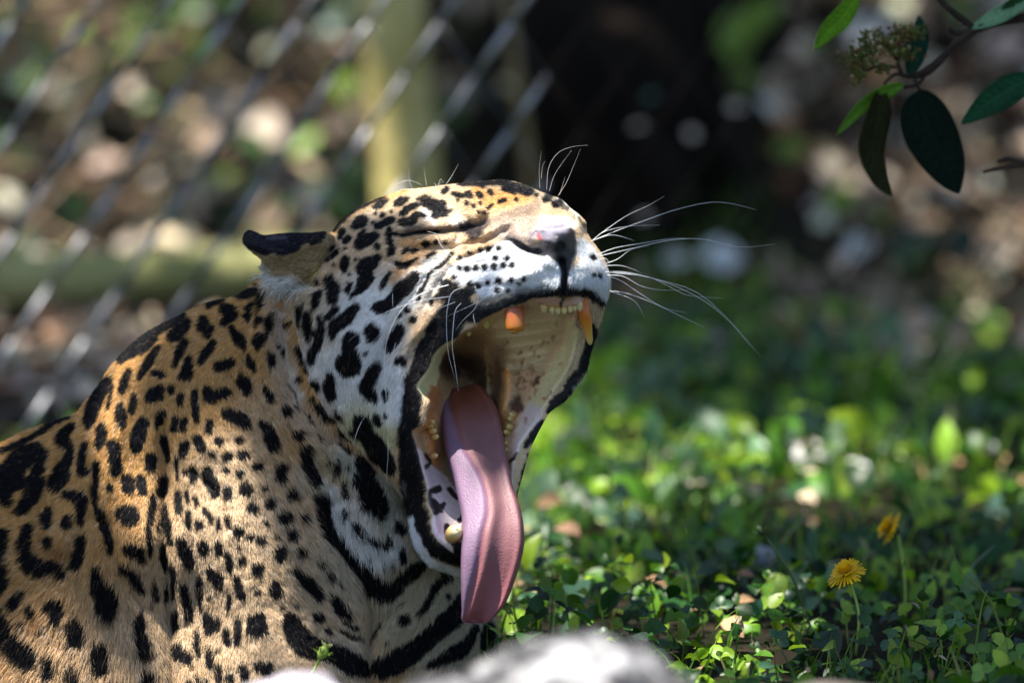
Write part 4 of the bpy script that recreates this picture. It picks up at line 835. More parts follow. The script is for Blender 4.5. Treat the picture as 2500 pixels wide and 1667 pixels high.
# ------------------------------------------------------------------ ground
def gz(x, y):
    x = np.asarray(x, float); y = np.asarray(y, float)
    z = .45 * .12 * np.logaddexp(0, (y - 2.15) / .12)
    z = z - .04 * sstep(-x, -.02, .06) * sstep(-y, -.5, -.3) * sstep(y, -.9, -.6)
    return z + .02 * fnoise(x + 40, y + 40, .8, 201) + .006 * fnoise(x + 40, y + 40, .13, 203)
def Y_of(D, row): return -8.0 + D * (FWD[1] + (833.5 - row) * K * UP[1])
def hitD(px, py):
    D = np.linspace(6, 14, 4000); p = P(np.full(4000, float(px)), np.full(4000, float(py)), D); k = np.argmax(p[:, 2] < gz(p[:, 0], p[:, 1])); return float(D[k])
xs = np.concatenate([np.linspace(-30, -2.2, 24), np.linspace(-2, 2, 200), np.linspace(2.2, 30, 24)]); ys = np.concatenate([np.linspace(-14, -1.6, 20), np.linspace(-1.5, 5, 260), np.linspace(5.2, 40, 50)])
XX, YY = np.meshgrid(xs, ys); ZZ = gz(XX, YY); nx, ny = len(xs), len(ys)
ii, jj = np.meshgrid(np.arange(nx - 1), np.arange(ny - 1)); a = (jj * nx + ii).ravel()
soil = mottle('soil', (.008, .006, .004), (.035, .025, .015), 14, .95, .1, .8, c3=(.016, .015, .008), bscale=90, bdist=.02)
g_ = mesh('ground', np.column_stack([XX.ravel(), YY.ravel(), ZZ.ravel()]), np.column_stack([a, a + 1, a + nx + 1, a + nx]), soil); tag(g_, kind='structure')

# ------------------------------------------------------------------ leaves as masses: each leaf a bent, pointed, six-quad blade
def leaves(name, pos, nrm, dirn, size, col, mat, wid=.5, curl=.25, parent=None, kind=None, label=None, cat=None, profile=((0, .0), (.25, .8), (.5, 1), (.78, .66), (1, 0))):
    n = len(pos); nrm = nrm / np.linalg.norm(nrm, axis=1)[:, None]; dirn = dirn - nrm * (dirn * nrm).sum(1)[:, None]; dirn = dirn / (np.linalg.norm(dirn, axis=1)[:, None] + 1e-9)
    side = np.cross(nrm, dirn); size = np.broadcast_to(size, (n,)); wid = np.broadcast_to(wid, (n,)); curl = np.broadcast_to(curl, (n,))
    V = []
    for t, q in profile:
        c = pos + dirn * (size * (t - .0))[:, None] - nrm * (curl * size * (t - .3) ** 2 * 1.4)[:, None]
        h = (size * wid * .5 * max(q, .04))[:, None]
        V += [c - side * h + nrm * h * .35, c, c + side * h + nrm * h * .35]
    m = len(profile); V = np.stack(V, 1).reshape(-1, 3); base = np.arange(n)[:, None] * (3 * m)
    F = []
    for k in range(m - 1):
        for s in (0, 1): F.append(base + np.array([[3 * k + s, 3 * k + s + 1, 3 * k + s + 4, 3 * k + s + 3]]))
    F = np.stack(F, 1).reshape(-1, 4)
    o = mesh(name, V, F, mat, parent, col=np.repeat(col, 3 * m, 0)); tag(o, label, cat, kind=kind); return o
DRY = leaf_mat('dry_leaf', .75, .2, .2); GREEN = leaf_mat('green_leaf', .42, .38, .45)
def pick(cols, n, var=.25, p=None):
    c = np.array(cols)[rng.choice(len(cols), n, p=p)] * np.exp(rng.normal(0, var, (n, 1))); return np.clip(c * (1 + rng.normal(0, .06, (n, 3))), .004, .9)
def lump(x, y, s, seed): return fnoise(x + 50, y + 50, s, seed)

# leaf litter on the bank
n = 24000; x = rng.uniform(-1.9, 1.9, n); y = 1.2 + rng.random(n) * 2.6
dens = .72 * sstep(lump(x, y, .22, 211), -.22, .18) + .08; dens *= 1 - .97 * np.exp(-((x - .12) / .19) ** 6) * (y > 1.7); dens *= 1 - .9 * ((x > 0) & (x < .30) & (y < 2.14)); dens = np.where((x > .28) & (y > 1.5), np.maximum(dens, .55 * (lump(x, y, .12, 217) > -.15)), dens); dens = np.where((x < .12) & (x > -.02) & (y > 1.6) & (y < 2.05), .4, dens); dens = np.where((y < 1.5), dens * np.where(x > -.1, .12, .35), dens); dens = np.where((x < -.15) & (y > 1.85) & (y < 2.15), .05, dens)
k_ = rng.random(n) < dens; x, y = x[k_], y[k_]; n = len(x)
pos = np.column_stack([x, y, gz(x, y) + rng.uniform(.002, .03, n)])
leaves('leaf_litter', pos, rng.normal(0, .5, (n, 3)) + (0, -.8, .9), rng.normal(0, 1, (n, 3)), rng.uniform(.014, .046, n), pick([(.50, .37, .25), (.34, .20, .11), (.14, .07, .035), (.58, .48, .36), (.05, .03, .02)], n, .3, [.30, .14, .14, .26, .16]), DRY, rng.uniform(.4, .8, n), rng.uniform(-.5, .8, n), kind='stuff')
# ivy and weeds on the bank
n = 8000; x = rng.uniform(-1.9, 1.9, n); y = 1.9 + rng.random(n) * 1.9
k_ = (rng.random(n) < .75 * sstep(lump(x, y, .2, 221), -.06, .25) * (1 - .97 * np.exp(-((x - .12) / .20) ** 6))) & ~((x < -.15) & (y < 2.15)); x, y = x[k_], y[k_]; n = len(x)
pos = np.column_stack([x, y, gz(x, y) + rng.uniform(.01, .10, n)])
leaves('weeds', pos, rng.normal(0, .55, (n, 3)) + (0, -.5, 1), rng.normal(0, 1, (n, 3)), rng.uniform(.018, .05, n), pick([(.05, .12, .02), (.10, .20, .02), (.03, .07, .03), (.17, .28, .03)], n, .3, [.35, .25, .25, .15]), GREEN, rng.uniform(.5, .9, n), .2, kind='stuff')
# low ground cover of the lawn
n = 36000; x = rng.uniform(-1.3, 1.5, n); y = -1.0 + 2.9 * rng.random(n)
k_ = ((x > -.02) | ((y > .42) & (y < .95))) & (rng.random(n) < (np.where(y < .55, .55, .15) + .85 * sstep(lump(x, y, .14, 231), -.35, .2)) * (1 - .8 * sstep(y, 1.42, 1.6) * (x > .26))); x, y = x[k_], y[k_]; n = len(x)
h = rng.uniform(.003, .045, n) * (1 + .8 * lump(x, y, .2, 233)); pos = np.column_stack([x, y, gz(x, y) + np.abs(h)])
leaves('ground_cover', pos, rng.normal(0, .6, (n, 3)) + (0, -.25, 1), rng.normal(0, 1, (n, 3)), np.clip(.012 * np.exp(rng.normal(0, .42, n)), .005, .034) * (1 + .6 * (y > .6)), pick([(.018, .070, .008), (.06, .16, .009), (.018, .05, .025), (.20, .33, .014)], n, .25, [.34, .27, .15, .24]), GREEN, rng.uniform(.55, 1.0, n), rng.uniform(0, .6, n), kind='stuff')
n = 26000; x = rng.uniform(-1.3, 1.5, n); y = -1.0 + 3.3 * rng.random(n)
k_ = ((x > -.02) | ((y > .42) & (y < .95))) & (rng.random(n) < (.6 + 1.4 * lump(x, y, .2, 241)) * (1 - .85 * sstep(y, 1.42, 1.6) * (x > .26))); x, y = x[k_], y[k_]; n = len(x)
pos = np.column_stack([x, y, gz(x, y)]); d = rng.normal(0, .35, (n, 3)) + (0, 0, 1)
leaves('grass', pos, np.cross(d, rng.normal(0, 1, (n, 3))), d, rng.uniform(.03, .085, n) * np.where(y < .35, .7, 1), pick([(.05, .14, .01), (.16, .31, .015), (.24, .34, .03), (.34, .34, .12)], n, .2, [.4, .34, .18, .08]), GREEN, .05, rng.uniform(0, .9, n), kind='stuff', profile=((0, 1), (.3, .95), (.55, .8), (.8, .5), (1, 0)))
# broad weed leaves standing in the lawn
n = 1500; x = rng.uniform(-1.1, 1.3, n); y = -.3 + 2.3 * rng.random(n); k_ = (x > -.02) | ((y > .42) & (y < .95)); x, y = x[k_], y[k_]; n = len(x); pos = np.column_stack([x, y, gz(x, y) + rng.uniform(.0, .03, n)])
leaves('broad_weeds', pos, rng.normal(0, .5, (n, 3)) + (0, -1, .6), rng.normal(0, .8, (n, 3)) + (0, 0, .9), rng.uniform(.02, .055, n) * np.where(y < .3, .6, 1), pick([(.10, .26, .015), (.22, .38, .03), (.05, .14, .06), (.14, .24, .12)], n, .2), GREEN, rng.uniform(.3, .7, n), .3, kind='stuff')
# dead straw bits
n = 1300; x = rng.uniform(-1.3, 1.5, n); y = -.7 + 2.9 * rng.random(n); k_ = (x > -.02) | (y > 1.5); x, y = x[k_], y[k_]; n = len(x)
pos = np.column_stack([x, y, gz(x, y) + rng.uniform(.005, .045, n)])
leaves('straw', pos, rng.normal(0, .3, (n, 3)) + (0, -.3, 1), rng.normal(0, 1, (n, 3)), rng.uniform(.008, .03, n), pick([(.50, .42, .28), (.42, .28, .15), (.25, .15, .08)], n, .2), DRY, rng.uniform(.1, .7, n), .3, kind='stuff')

# ------------------------------------------------------------------ unseen canopy leaves, added and aimed along the sun ray to shade chosen zones
CT = []; CS = []
def shade(x0, x1, y0, y1, cover, z=None, size=.07, clump=.13):
    area = (x1 - x0) * (y1 - y0); n = int(-math.log(max(1 - cover, .008)) * area / (size * size * .42)); nc = max(3, n // 14)
    cx = rng.uniform(x0, x1, nc); cy = rng.uniform(y0, y1, nc); k = rng.integers(0, nc, n)
    x = cx[k] + rng.normal(0, clump, n) * .6; y = cy[k] + rng.normal(0, clump, n) * .6; q = (x > x0) & (x < x1) & (y > y0) & (y < y1); x, y = x[q], y[q]
    zt = gz(x, y) if z is None else np.full(len(x), z); T = rng.uniform(2.6, 4.2, len(x))
    CT.append(np.column_stack([x, y, zt]) + SUN_DIR * T[:, None]); CS.append(np.full(len(x), 1 if size > .05 else size / .07))
shade(.12, .30, -.9, -.27, .98, size=.052); shade(.12, .30, .17, .66, .98, size=.052); shade(.30, .80, -.9, .66, .985, size=.052); shade(.0, .8, 1.0, 1.3, .85, .35, .06, .08)                 # near lawn
shade(-.62, -.18, 1.4, 1.6, .60, .46, .06, .05)   # upper left of the fence
shade(.05, 1.3, 1.36, 1.80, .90); shade(.35, .9, .8, 1.4, .25, clump=.10)
shade(.0, .42, 1.75, 2.2, .97)
shade(-.06, .32, 1.95, 3.3, .98)               # dark middle of the bank
shade(-1.6, -.06, 2.2, 3.6, .42); shade(.27, 1.8, 1.95, 3.6, .62); shade(-1.6, -.05, 1.2, 2.15, .85)
shade(.28, .75, -.4, .4, .80, .45)             # over the hanging shrub twig
shade(-.065, .02, -.17, -.10, .97, .13, .04, .04)    # unseen leaves added to shade the tongue
shade(-.46, -.08, -.30, .06, .62, .12, .06, .07)   # over the chest
cp = np.vstack(CT); n = len(cp)
leaves('shade_canopy', cp, rng.normal(0, .4, (n, 3)) + SUN_DIR, rng.normal(0, 1, (n, 3)), rng.uniform(.08, .13, n) * np.concatenate(CS), pick([(.05, .12, .02), (.09, .18, .03)], n, .2), GREEN, .62, .2, kind='stuff')

tws = []
for _ in range(420):
    x = rng.uniform(-.75, 1.1); y = rng.uniform(1.9, 3.3); an = rng.uniform(0, math.pi); l = rng.uniform(.06, .25); el = abs(rng.normal(0, .5)); d = np.array([math.cos(an), math.sin(an) * .5, el]); p0 = np.array([x, y, float(gz(x, y)) + .01])
    if abs(x - .12) < .2: continue
    q = smooth_path([p0, p0 + d * l * .5 + rng.normal(0, .01, 3), p0 + d * l], 5); tws.append(tube_vf(q, rng.uniform(.0012, .004), 4))
v, f = join_vf(tws); o = mesh('fallen_twigs', v, f, mottle('twig_litter', (.05, .03, .015), (.34, .24, .15), 6)); tag(o, kind='stuff')
# ------------------------------------------------------------------ fence, log, post, trunks
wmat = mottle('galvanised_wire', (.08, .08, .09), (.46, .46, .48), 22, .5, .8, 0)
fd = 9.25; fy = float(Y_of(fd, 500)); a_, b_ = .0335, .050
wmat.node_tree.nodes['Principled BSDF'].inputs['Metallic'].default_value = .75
shade_wire = mottle('shaded_wire', (.02, .016, .012), (.07, .05, .04), 9, .8, .1, 0)  # darker wire copy: shade on the fence's right part put into the colour
F0 = empty('chain_link_fence', (-.2, fy, 0)); tag(F0, 'dark diagonal chain link wire fence behind the jaguar', 'fence')
FR = .0031
nz_ = int(1.15 / b_) + 2
for k in range(-12, 15):
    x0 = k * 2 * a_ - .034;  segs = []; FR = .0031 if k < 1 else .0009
    z = -.05
    for i in range(nz_):
        up = (i % 2 == 0); p0 = np.array([x0 + (0 if up else a_), fy + .004 * (1 if up else -1), z + i * b_]); p1 = np.array([x0 + (a_ if up else 0), fy - .004 * (1 if up else -1), z + (i + 1) * b_])
        segs.append(tube_vf(np.array([p0, (p0 + p1) / 2, p1]), FR if up else .0004, 6))
    v, f = join_vf(segs); mesh('wire', v, f, wmat if k < 1 else shade_wire, F0)
# second set of wires interleaved so that the diagonals run on
for k in range(-12, 15):
    x0 = k * 2 * a_ - .034 + a_; segs = []; FR = .0031 if k < 1 else .0009; z = -.05 + b_
    for i in range(nz_ - 1):
        up = (i % 2 == 0); p0 = np.array([x0 + (0 if up else a_), fy - .004, z + i * b_]); p1 = np.array([x0 + (a_ if up else 0), fy + .004, z + (i + 1) * b_])
        segs.append(tube_vf(np.array([p0, (p0 + p1) / 2, p1]), FR if up else .0004, 6))
    v, f = join_vf(segs); mesh('wire', v, f, wmat if k < 1 else shade_wire, F0)
def log_like(name, path, rad, mat, label, cat, k=18, wob=.1, n=30):
    p = smooth_path(path, n); v, f = tube_vf(p, np.asarray(rad) if np.ndim(rad) == 0 else np.interp(np.linspace(0, 1, n), np.linspace(0, 1, len(rad)), rad), k)
    c = np.repeat(p, k, 0); dv = v - c; v = c + dv * (1 + wob * fnoise(v[:, 0] * 100 + 900, (v[:, 1] + v[:, 2] * 1.7) * 100 + 900, 7, 301))[:, None]
    o = mesh(name, v, f, mat); tag(o, label, cat); return o
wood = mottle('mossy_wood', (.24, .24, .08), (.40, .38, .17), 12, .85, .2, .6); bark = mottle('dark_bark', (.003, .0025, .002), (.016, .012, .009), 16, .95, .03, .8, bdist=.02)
log_like('fallen_log', [P(-200, 690, 10.06), P(0, 685, 10.06), P(330, 672, 10.05), P(640, 655, 10.05), P(830, 650, 10.05)],                 .027, wood, 'pale mossy log lying behind the fence', 'log')
log_like('wooden_post', [P(1010, 700, 10.2), P(995, 400, 10.2), P(960, 100, 10.2), P(950, -250, 10.2)], [.034, .035, .034, .033], mottle('post_wood', (.44, .36, .12), (.66, .56, .24), 12, .85, .2, .6), 'olive green wooden post behind the jaguar head', 'post')
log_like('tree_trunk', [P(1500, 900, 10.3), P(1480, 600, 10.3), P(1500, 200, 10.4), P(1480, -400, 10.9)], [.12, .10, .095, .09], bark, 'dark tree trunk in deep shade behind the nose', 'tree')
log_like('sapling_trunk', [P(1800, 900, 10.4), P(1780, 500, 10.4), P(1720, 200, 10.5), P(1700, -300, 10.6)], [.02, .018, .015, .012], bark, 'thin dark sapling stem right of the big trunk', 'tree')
log_like('dry_stem', [P(1300, 560, 10.2), P(1290, 400, 10.2), P(1262, 200, 10.2), P(1230, -60, 10.3)], [.006, .006, .005, .004], mottle('dry_stem', (.16, .11, .05), (.30, .22, .10), 20), 'thin upright brown stem above the jaguar head', 'stem')

# ------------------------------------------------------------------ leaves that stand out one by one in the blur
BE = (.58, .48, .38); PK = (.60, .44, .36); GR = (.10, .24, .03); YG = (.26, .42, .04); BG = (.10, .20, .15); WT_ = (.72, .74, .72); OR = (.62, .30, .14)
SING = [(515, 265, 95, BE, 11.2, 1.2), (600, 300, 75, BE, 11.2, -.7), (300, 205, 45, BE, 11, .2), (790, 85, 50, PK, 11, .3), (700, 445, 80, BE, 11, .1), (620, 400, 60, BE, 11, .4), (460, 430, 60, PK, 11, .2), (290, 560, 55, BE, 10.8, .2), (230, 380, 60, PK, 11, .2),
        (180, 490, 95, GR, 10.9, 1.3), (140, 595, 45, YG, 10.7, .5), (385, 460, 50, YG, 10.9, .6), (760, 60, 75, BG, 11, .2), (803, 205, 70, YG, 10.9, 1.5), (690, 330, 60, YG, 10.9, 1), (40, 190, 60, BG, 11, .2), (170, 215, 80, BG, 11, .1), (50, 350, 60, GR, 11, .8), (90, 640, 60, BE, 10.5, .6),
        (1690, 90, 120, YG, 11.9, 1.5), (1740, 40, 90, YG, 11.9, 1.2), (1700, 190, 60, YG, 11.9, 1.4), (1805, 345, 62, YG, 10.9, .1), (1920, 455, 55, YG, 10.9, .4), (1985, 90, 80, WT_, 11.6, .2), (2060, 100, 60, PK, 11.6, .8), (2290, 110, 90, PK, 11.6, .5),
        (1540, 600, 50, WT_, 11.4, .2), (1640, 590, 80, WT_, 11.4, .1), (1965, 580, 55, WT_, 11.0, .4), (2080, 575, 50, WT_, 11, .2), (2210, 545, 60, OR, 11, .4), (2290, 580, 55, BE, 11, .2), (2110, 745, 55, PK, 10.8, 1), (1590, 310, 26, BE, 10.3, 1.5), (1685, 245, 28, BE, 10.2, .4),
        (1490, 225, 26, BG, 10.3, .5), (1460, 290, 26, BE, 10.3, .4), (1475, 500, 26, BE, 10.1, .3), (2190, 440, 60, BE, 10.9, .3), (1930, 790, 60, BE, 10.6, .2), (2050, 810, 80, BE, 10.5, 0), (1430, 720, 75, PK, 10.6, .9), (1620, 800, 90, BE, 10.4, 0),
        (1245, 1140, 70, (.70, .45, .16), 9.1, .9), (1700, 1130, 60, PK, 9.2, .2), (1420, 1180, 70, BG, 8.9, .9), (2290, 1160, 70, BG, 8.8, .8), (2130, 1165, 85, YG, 8.55, 1.2), (1180, 1430, 60, YG, 8.1, 1.1)]
for q, (x, y, s, c, D, ang) in enumerate(SING):
    x *= 1.0629; y *= 1.0629; s *= 1.0629; D = hitD(x, y + s * .5) - .03 - (.5 if D < 10.35 and y < 700 else 0); m = s * K * D * 1.45
    p0 = P(x - math.cos(ang) * s / 2, y + math.sin(ang) * s / 2, D); d = math.cos(ang) * RIGHT + math.sin(ang) * UP
    isg = c in (GR, YG, BG); nm = np.array([[rng.normal(0, .25), -1, .9]])
    if isinstance(c, tuple): pass
    where = ('left' if x < 800 else 'middle' if x < 1700 else 'right')
    cn = {BE: 'beige', PK: 'pinkish brown', GR: 'deep green', YG: 'bright yellow green', BG: 'blue green', WT_: 'whitish', OR: 'orange brown'}.get(c, 'golden yellow')
    ht = 'low in the grass' if y > 1000 else 'near the log' if (x < 800 and y > 560) else 'high on the shaded bank' if y < 320 else 'on the bank'
    o = leaves('leaf', p0[None], nm, d[None], np.array([m]), np.array([c]), GREEN if isg else DRY, rng.uniform(.4, .95), .15)
    o.name = 'green_leaf' if isg else 'dead_leaf'
    nx_ = [(130, 'at the left edge'), (330, 'above the shoulder'), (520, 'over the jaguar back'), (700, 'straight above the ear'), (880, 'left of the wooden post'), (1300, 'beside the tongue'), (1500, 'right above the nose'), (1600, 'above the long whiskers'), (1720, 'beyond the whisker tips'),
           (1850, 'right of the dark trunk'), (2010, 'left of the flower cluster'), (2140, 'below the two hanging leaves'), (2290, 'behind the big hanging leaf'), (2420, 'near the right edge'), (2600, 'at the right edge')]
    hx = next(w_ for lim, w_ in nx_ if x < lim); hy = '' if q == 20 else next(w_ for lim, w_ in [(130, 'at the very top'), (260, 'near the top'), (380, 'in the upper third'), (520, 'at brow height'), (700, 'at nose height'), (860, 'at canine height'), (1100, 'at tongue height'), (1260, 'at chin height'), (1700, 'low down')] if y < lim)
    if q == 20: hx += ', left one of two'
    sz = 'small' if s < 60 else 'large' if s > 82 else 'medium'
    tag(o, f"{sz} blurred {cn} {'leaf' if isg else 'dead leaf'} {hx}, {hy}", 'leaf', 'blurred single leaves on the bank')

# ------------------------------------------------------------------ stones
def stone(name, c, rad, mat, label, seed):
    bm_n = 40; V = []; F = []
    for i in range(bm_n + 1):
        th = math.pi * i / bm_n
        for j in range(bm_n * 2):
            ph = math.pi * j / bm_n; V.append((math.sin(th) * math.cos(ph), math.sin(th) * math.sin(ph), math.cos(th)))
    V = np.array(V); r = 1 + .28 * fnoise(V[:, 0] * 10 + 200 + seed, V[:, 1] * 10 + V[:, 2] * 7 + 200, 8, seed) + .12 * fnoise(V[:, 0] * 10 + 300, V[:, 2] * 10 + V[:, 1] * 5 + 200, 3, seed + 5)
    V = V * r[:, None] * np.array(rad) + np.array(c); m = bm_n * 2
    for i in range(bm_n):
        for j in range(m): F.append((i * m + j, (i + 1) * m + j, (i + 1) * m + (j + 1) % m, i * m + (j + 1) % m))
    o = mesh(name, V, F, mat); tag(o, label, 'rock'); return o
rockm = mottle('pale_rock', (.03, .03, .035), (.52, .51, .52), 34, .85, .25, 1, lo=.40, hi=.62, c3=(.24, .235, .24), bdist=.01)
c = P(1400, 1725, 6.95); stone('rock', (c[0], c[1], c[2] - .02), (.098, .08, .066), rockm, 'pale mottled grey rock in the foreground under the tongue', 11)
c = P(1180, 1740, 6.9); stone('rock', (c[0], c[1], c[2] - .03), (.07, .07, .055), rockm, 'low pale rock against the left of the big one', 15)
c = P(2010, 1790, 7.05); stone('rock', (c[0], c[1], c[2] - .02), (.10, .06, .05), mottle('brown_rock', (.10, .085, .075), (.24, .20, .18), 14), 'flat brown rock at the bottom edge on the right', 21)
c = P(715, 1705, 6.9); stone('rock', (c[0], c[1], c[2] - .01), (.042, .035, .026), mottle('lilac_rock', (.55, .50, .60), (.82, .78, .86), 14), 'small lilac white stone at the bottom below the chest', 31)
wst = mottle('white_pebble', (.60, .58, .56), (.85, .84, .82), 20)
for px, py, D, r, lb in [(2077, 1150, 9.0, .013, 'bright white pebble in the sunny grass'), (1975, 1120, 9.1, .020, 'larger pale greenish pebble left of the bright white one'), (1845, 1365, 8.6, .017, 'dull grey pebble in the shaded grass by the flower bud')]:
    D = hitD(px, py + 30) - .02; c = P(px, py, D); stone('pebble', c, (r * 1.4, r, r * .8), wst if 'grey' not in lb else mottle('grey_pebble', (.25, .26, .29), (.40, .42, .46), 20), lb, int(px))
c = P(2190, 1065, hitD(2190, 1090)); stone('clod', c, (.026, .02, .013), mottle('clay_clod', (.22, .12, .09), (.42, .28, .24), 20), 'reddish brown lump with a pale top in the grass', 77)

# ------------------------------------------------------------------ dandelions
yel, _, yb = new_mat('dandelion_yellow', .6, .2, (.85, .52, .008)); stm, _, sb_ = new_mat('flower_stem', .5, .3, (.34, .46, .08)); dkg, _, _2 = new_mat('dark_green_bud', .6, .3, (.03, .06, .02))
def strips(name, c, ax, r0, r1, n, wid, mat, parent, lift=.3, layers=3, seed=0):
    r_ = np.random.default_rng(seed); ax = np.asarray(ax, float); ax /= np.linalg.norm(ax); u = np.cross(ax, (0, .3, 1)); u /= np.linalg.norm(u); v = np.cross(ax, u); V, F = [], []
    for l in range(layers):
        for k in range(n):
            an = 2 * math.pi * (k + r_.random()) / n; d = math.cos(an) * u + math.sin(an) * v; R = (r1 - (r1 - r0) * l / layers * .8) * r_.uniform(.8, 1.1); li = lift + .45 * l
            s = np.cross(d, ax); o = len(V)
            for t in (0, .5, 1):
                p = c + d * (r0 + (R - r0) * t) * math.cos(li * t * .6) + ax * (R * math.sin(li) * t * .7 + .0006 * l - .3 * R * t * t * (1 - li)); h = wid * (.6 if t == 0 else 1 if t < 1 else .7)
                V += [p - s * h, p + s * h]
            F += [(o, o + 1, o + 3, o + 2), (o + 2, o + 3, o + 5, o + 4)]
    return mesh(name, V, F, mat, parent)
def dandelion(px, py, D, ax, size, label, base):
    c = P(px, py, D); b = P(*base, D); b = np.array([b[0], b[1], float(gz(b[0], b[1]))]); o = empty('dandelion', b); tag(o, label, 'flower'); ax = np.asarray(ax, float); ax /= np.linalg.norm(ax)
    v, f = tube_vf(smooth_path([b, (b + c) / 2 + RIGHT * .006, c - ax * size * .5], 12), .0011, 7); mesh('stem', v, f, stm, o)
    strips('flower_head', c, ax, size * .06, size, 34, size * .055, yel, o, .15, 4, int(px))
    v, f = tube_vf(np.array([c - ax * size * .62, c - ax * size * .4, c - ax * size * .1, c]), [size * .1, size * .3, size * .36, size * .3], 12); mesh('bud_base', v, f, dkg, o)
dandelion(2067, 1398, 8.02, (-.35, -.30, .88), .0175, 'yellow dandelion lower left of the pair, wide open', (2090, 1560))
dandelion(2172, 1288, 8.2, (-.86, -.10, .45), .0155, 'yellow dandelion upper right of the pair, seen edge on', (2210, 1470))
# closed buds
def bud(path, D, r, label, green, tips=7):
    pts_ = np.array([P(x, y, D) for x, y in path]); b = pts_[0].copy(); b[2] = min(b[2], float(gz(b[0], b[1]))); pts_ = np.vstack([b, pts_[1:]]) if pts_[0][2] < .03 else pts_
    o = empty('flower_bud', pts_[0]); tag(o, label, 'flower bud'); v, f = tube_vf(smooth_path(pts_, 16), np.linspace(1.3, 1, 16) * .0011, 7); mesh('stem', v, f, stm if green else dkg, o)
    c = pts_[-1]; d = pts_[-1] - pts_[-2]; d /= np.linalg.norm(d); v, f = tube_vf(np.array([c - d * r * .4, c + d * r * .3, c + d * r * 1.2, c + d * r * 1.8]), [r * .35, r * .75, r * .7, r * .3], 12); mesh('bud_head', v, f, stm if green else dkg, o)
    strips('bract', c + d * r * .2, d, r * .5, r * 2.6, tips, r * .16, stm if green else dkg, o, .5, 2, int(path[0][0])); 
    if green: strips('floret', c + d * r * 1.4, d, r * .1, r * 1.3, 9, r * .16, new_mat('bud_cream', .6, .2, (.60, .62, .25))[0], o, 1.1, 2, 5)
bud([(748, 1800), (756, 1667), (770, 1630), (783, 1603)], 7.86, .0056, 'pale green spent dandelion bud standing before the jaguar chest', True, 8)
bud([(1990, 1520), (1940, 1420), (1890, 1340), (1862, 1302)], 8.12, .0042, 'dark closed flower bud on a leaning stem in the grass', False, 5)

# a few grass blades and cut stalks that stand clear
GB = [([(2470, 1560), (2420, 1470), (2350, 1400), (2320, 1330)], 7, (.22, .26, .06)), ([(2330, 1450), (2370, 1390), (2430, 1330)], 6, (.35, .45, .35)), ([(2300, 1380), (2240, 1345), (2215, 1322)], 8, (.30, .34, .12)), ([(2445, 1360), (2440, 1300), (2435, 1260)], 8, (.38, .30, .10)),
      ([(1935, 1500), (1925, 1440), (1930, 1380)], 6, (.18, .34, .05)), ([(2375, 1560), (2395, 1490), (2410, 1440)], 7, (.26, .38, .05)), ([(1720, 1500), (1700, 1400), (1675, 1290)], 5, (.04, .08, .02)), ([(2350, 1420), (2420, 1330), (2500, 1230)], 9, (.03, .09, .03)),
      ([(1215, 1560), (1235, 1500), (1258, 1440)], 9, (.22, .42, .03)), ([(1610, 1520), (1590, 1440), (1580, 1380)], 5, (.05, .12, .03)), ([(2210, 1500), (2200, 1420), (2215, 1340)], 6, (.06, .16, .03)), ([(1340, 1520), (1350, 1420), (1330, 1360)], 5, (.05, .12, .03))]
for q, (pp, wd, c) in enumerate(GB):
    D = hitD(pp[0][0], pp[0][1] + 60); path = np.array([P(x, y, D) for x, y in pp]); path[0][2] = min(path[0][2], 0.0); v, f = tube_vf(smooth_path(path, 14), np.linspace(1, .25, 14) * wd * K * D * .5, 5)
    v = v.copy(); o = mesh('grass_blade', v, f, GREEN, col=np.tile(c, (len(v), 1)))
    lab = ['tan stalk leaning left at the right edge', 'silvery blade leaning right by the tan stalk', 'broken pale green stalk pointing at the upper dandelion', 'short tan stub near the right edge', 'thin light blade left of the lower dandelion', 'yellow green blade among clover at lower right', 'tall dark blade in the shaded grass middle',
           'broad dark blade at the right edge', 'bright green blade just right of the tongue tip', 'dark upright blade above the big rock', 'green blade below the upper dandelion', 'dark blade right of the hanging tongue'][q]
    tag(o, lab, 'grass blade')

# clover patch with single leaves at lower right
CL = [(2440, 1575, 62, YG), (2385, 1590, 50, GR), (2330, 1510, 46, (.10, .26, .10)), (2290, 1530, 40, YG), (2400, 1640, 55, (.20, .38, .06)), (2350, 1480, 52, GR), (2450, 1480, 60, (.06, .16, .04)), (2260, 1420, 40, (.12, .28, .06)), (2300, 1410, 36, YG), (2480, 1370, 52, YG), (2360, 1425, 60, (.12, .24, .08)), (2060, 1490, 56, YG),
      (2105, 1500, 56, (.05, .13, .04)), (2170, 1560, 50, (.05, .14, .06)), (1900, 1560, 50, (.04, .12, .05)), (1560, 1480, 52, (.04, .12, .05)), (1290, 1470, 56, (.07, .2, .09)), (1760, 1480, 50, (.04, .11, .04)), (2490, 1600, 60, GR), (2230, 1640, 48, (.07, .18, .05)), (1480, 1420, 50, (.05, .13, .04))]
CW = ['just left of the lowest one at the right edge', 'between two bright ones in the lower right corner', 'below the tan stalk', 'left of the corner clover', 'touching the bottom edge near the corner', 'under the silvery blade', 'right of the silvery blade', 'left of the broken stalk base', 'right below the broken stalk', 'by the tan stub at the right edge', 'between the stalks at the right', 'straight below the lower dandelion',
      'right below the lower dandelion', 'above the brown rock right end', 'above the brown rock left end', 'right behind the big rock top', 'between tongue tip and big rock', 'in deep shade above the gap between the rocks', 'at the very right edge, second from the bottom', 'at the bottom just right of the brown rock', 'in the shade halfway from tongue to dandelions']
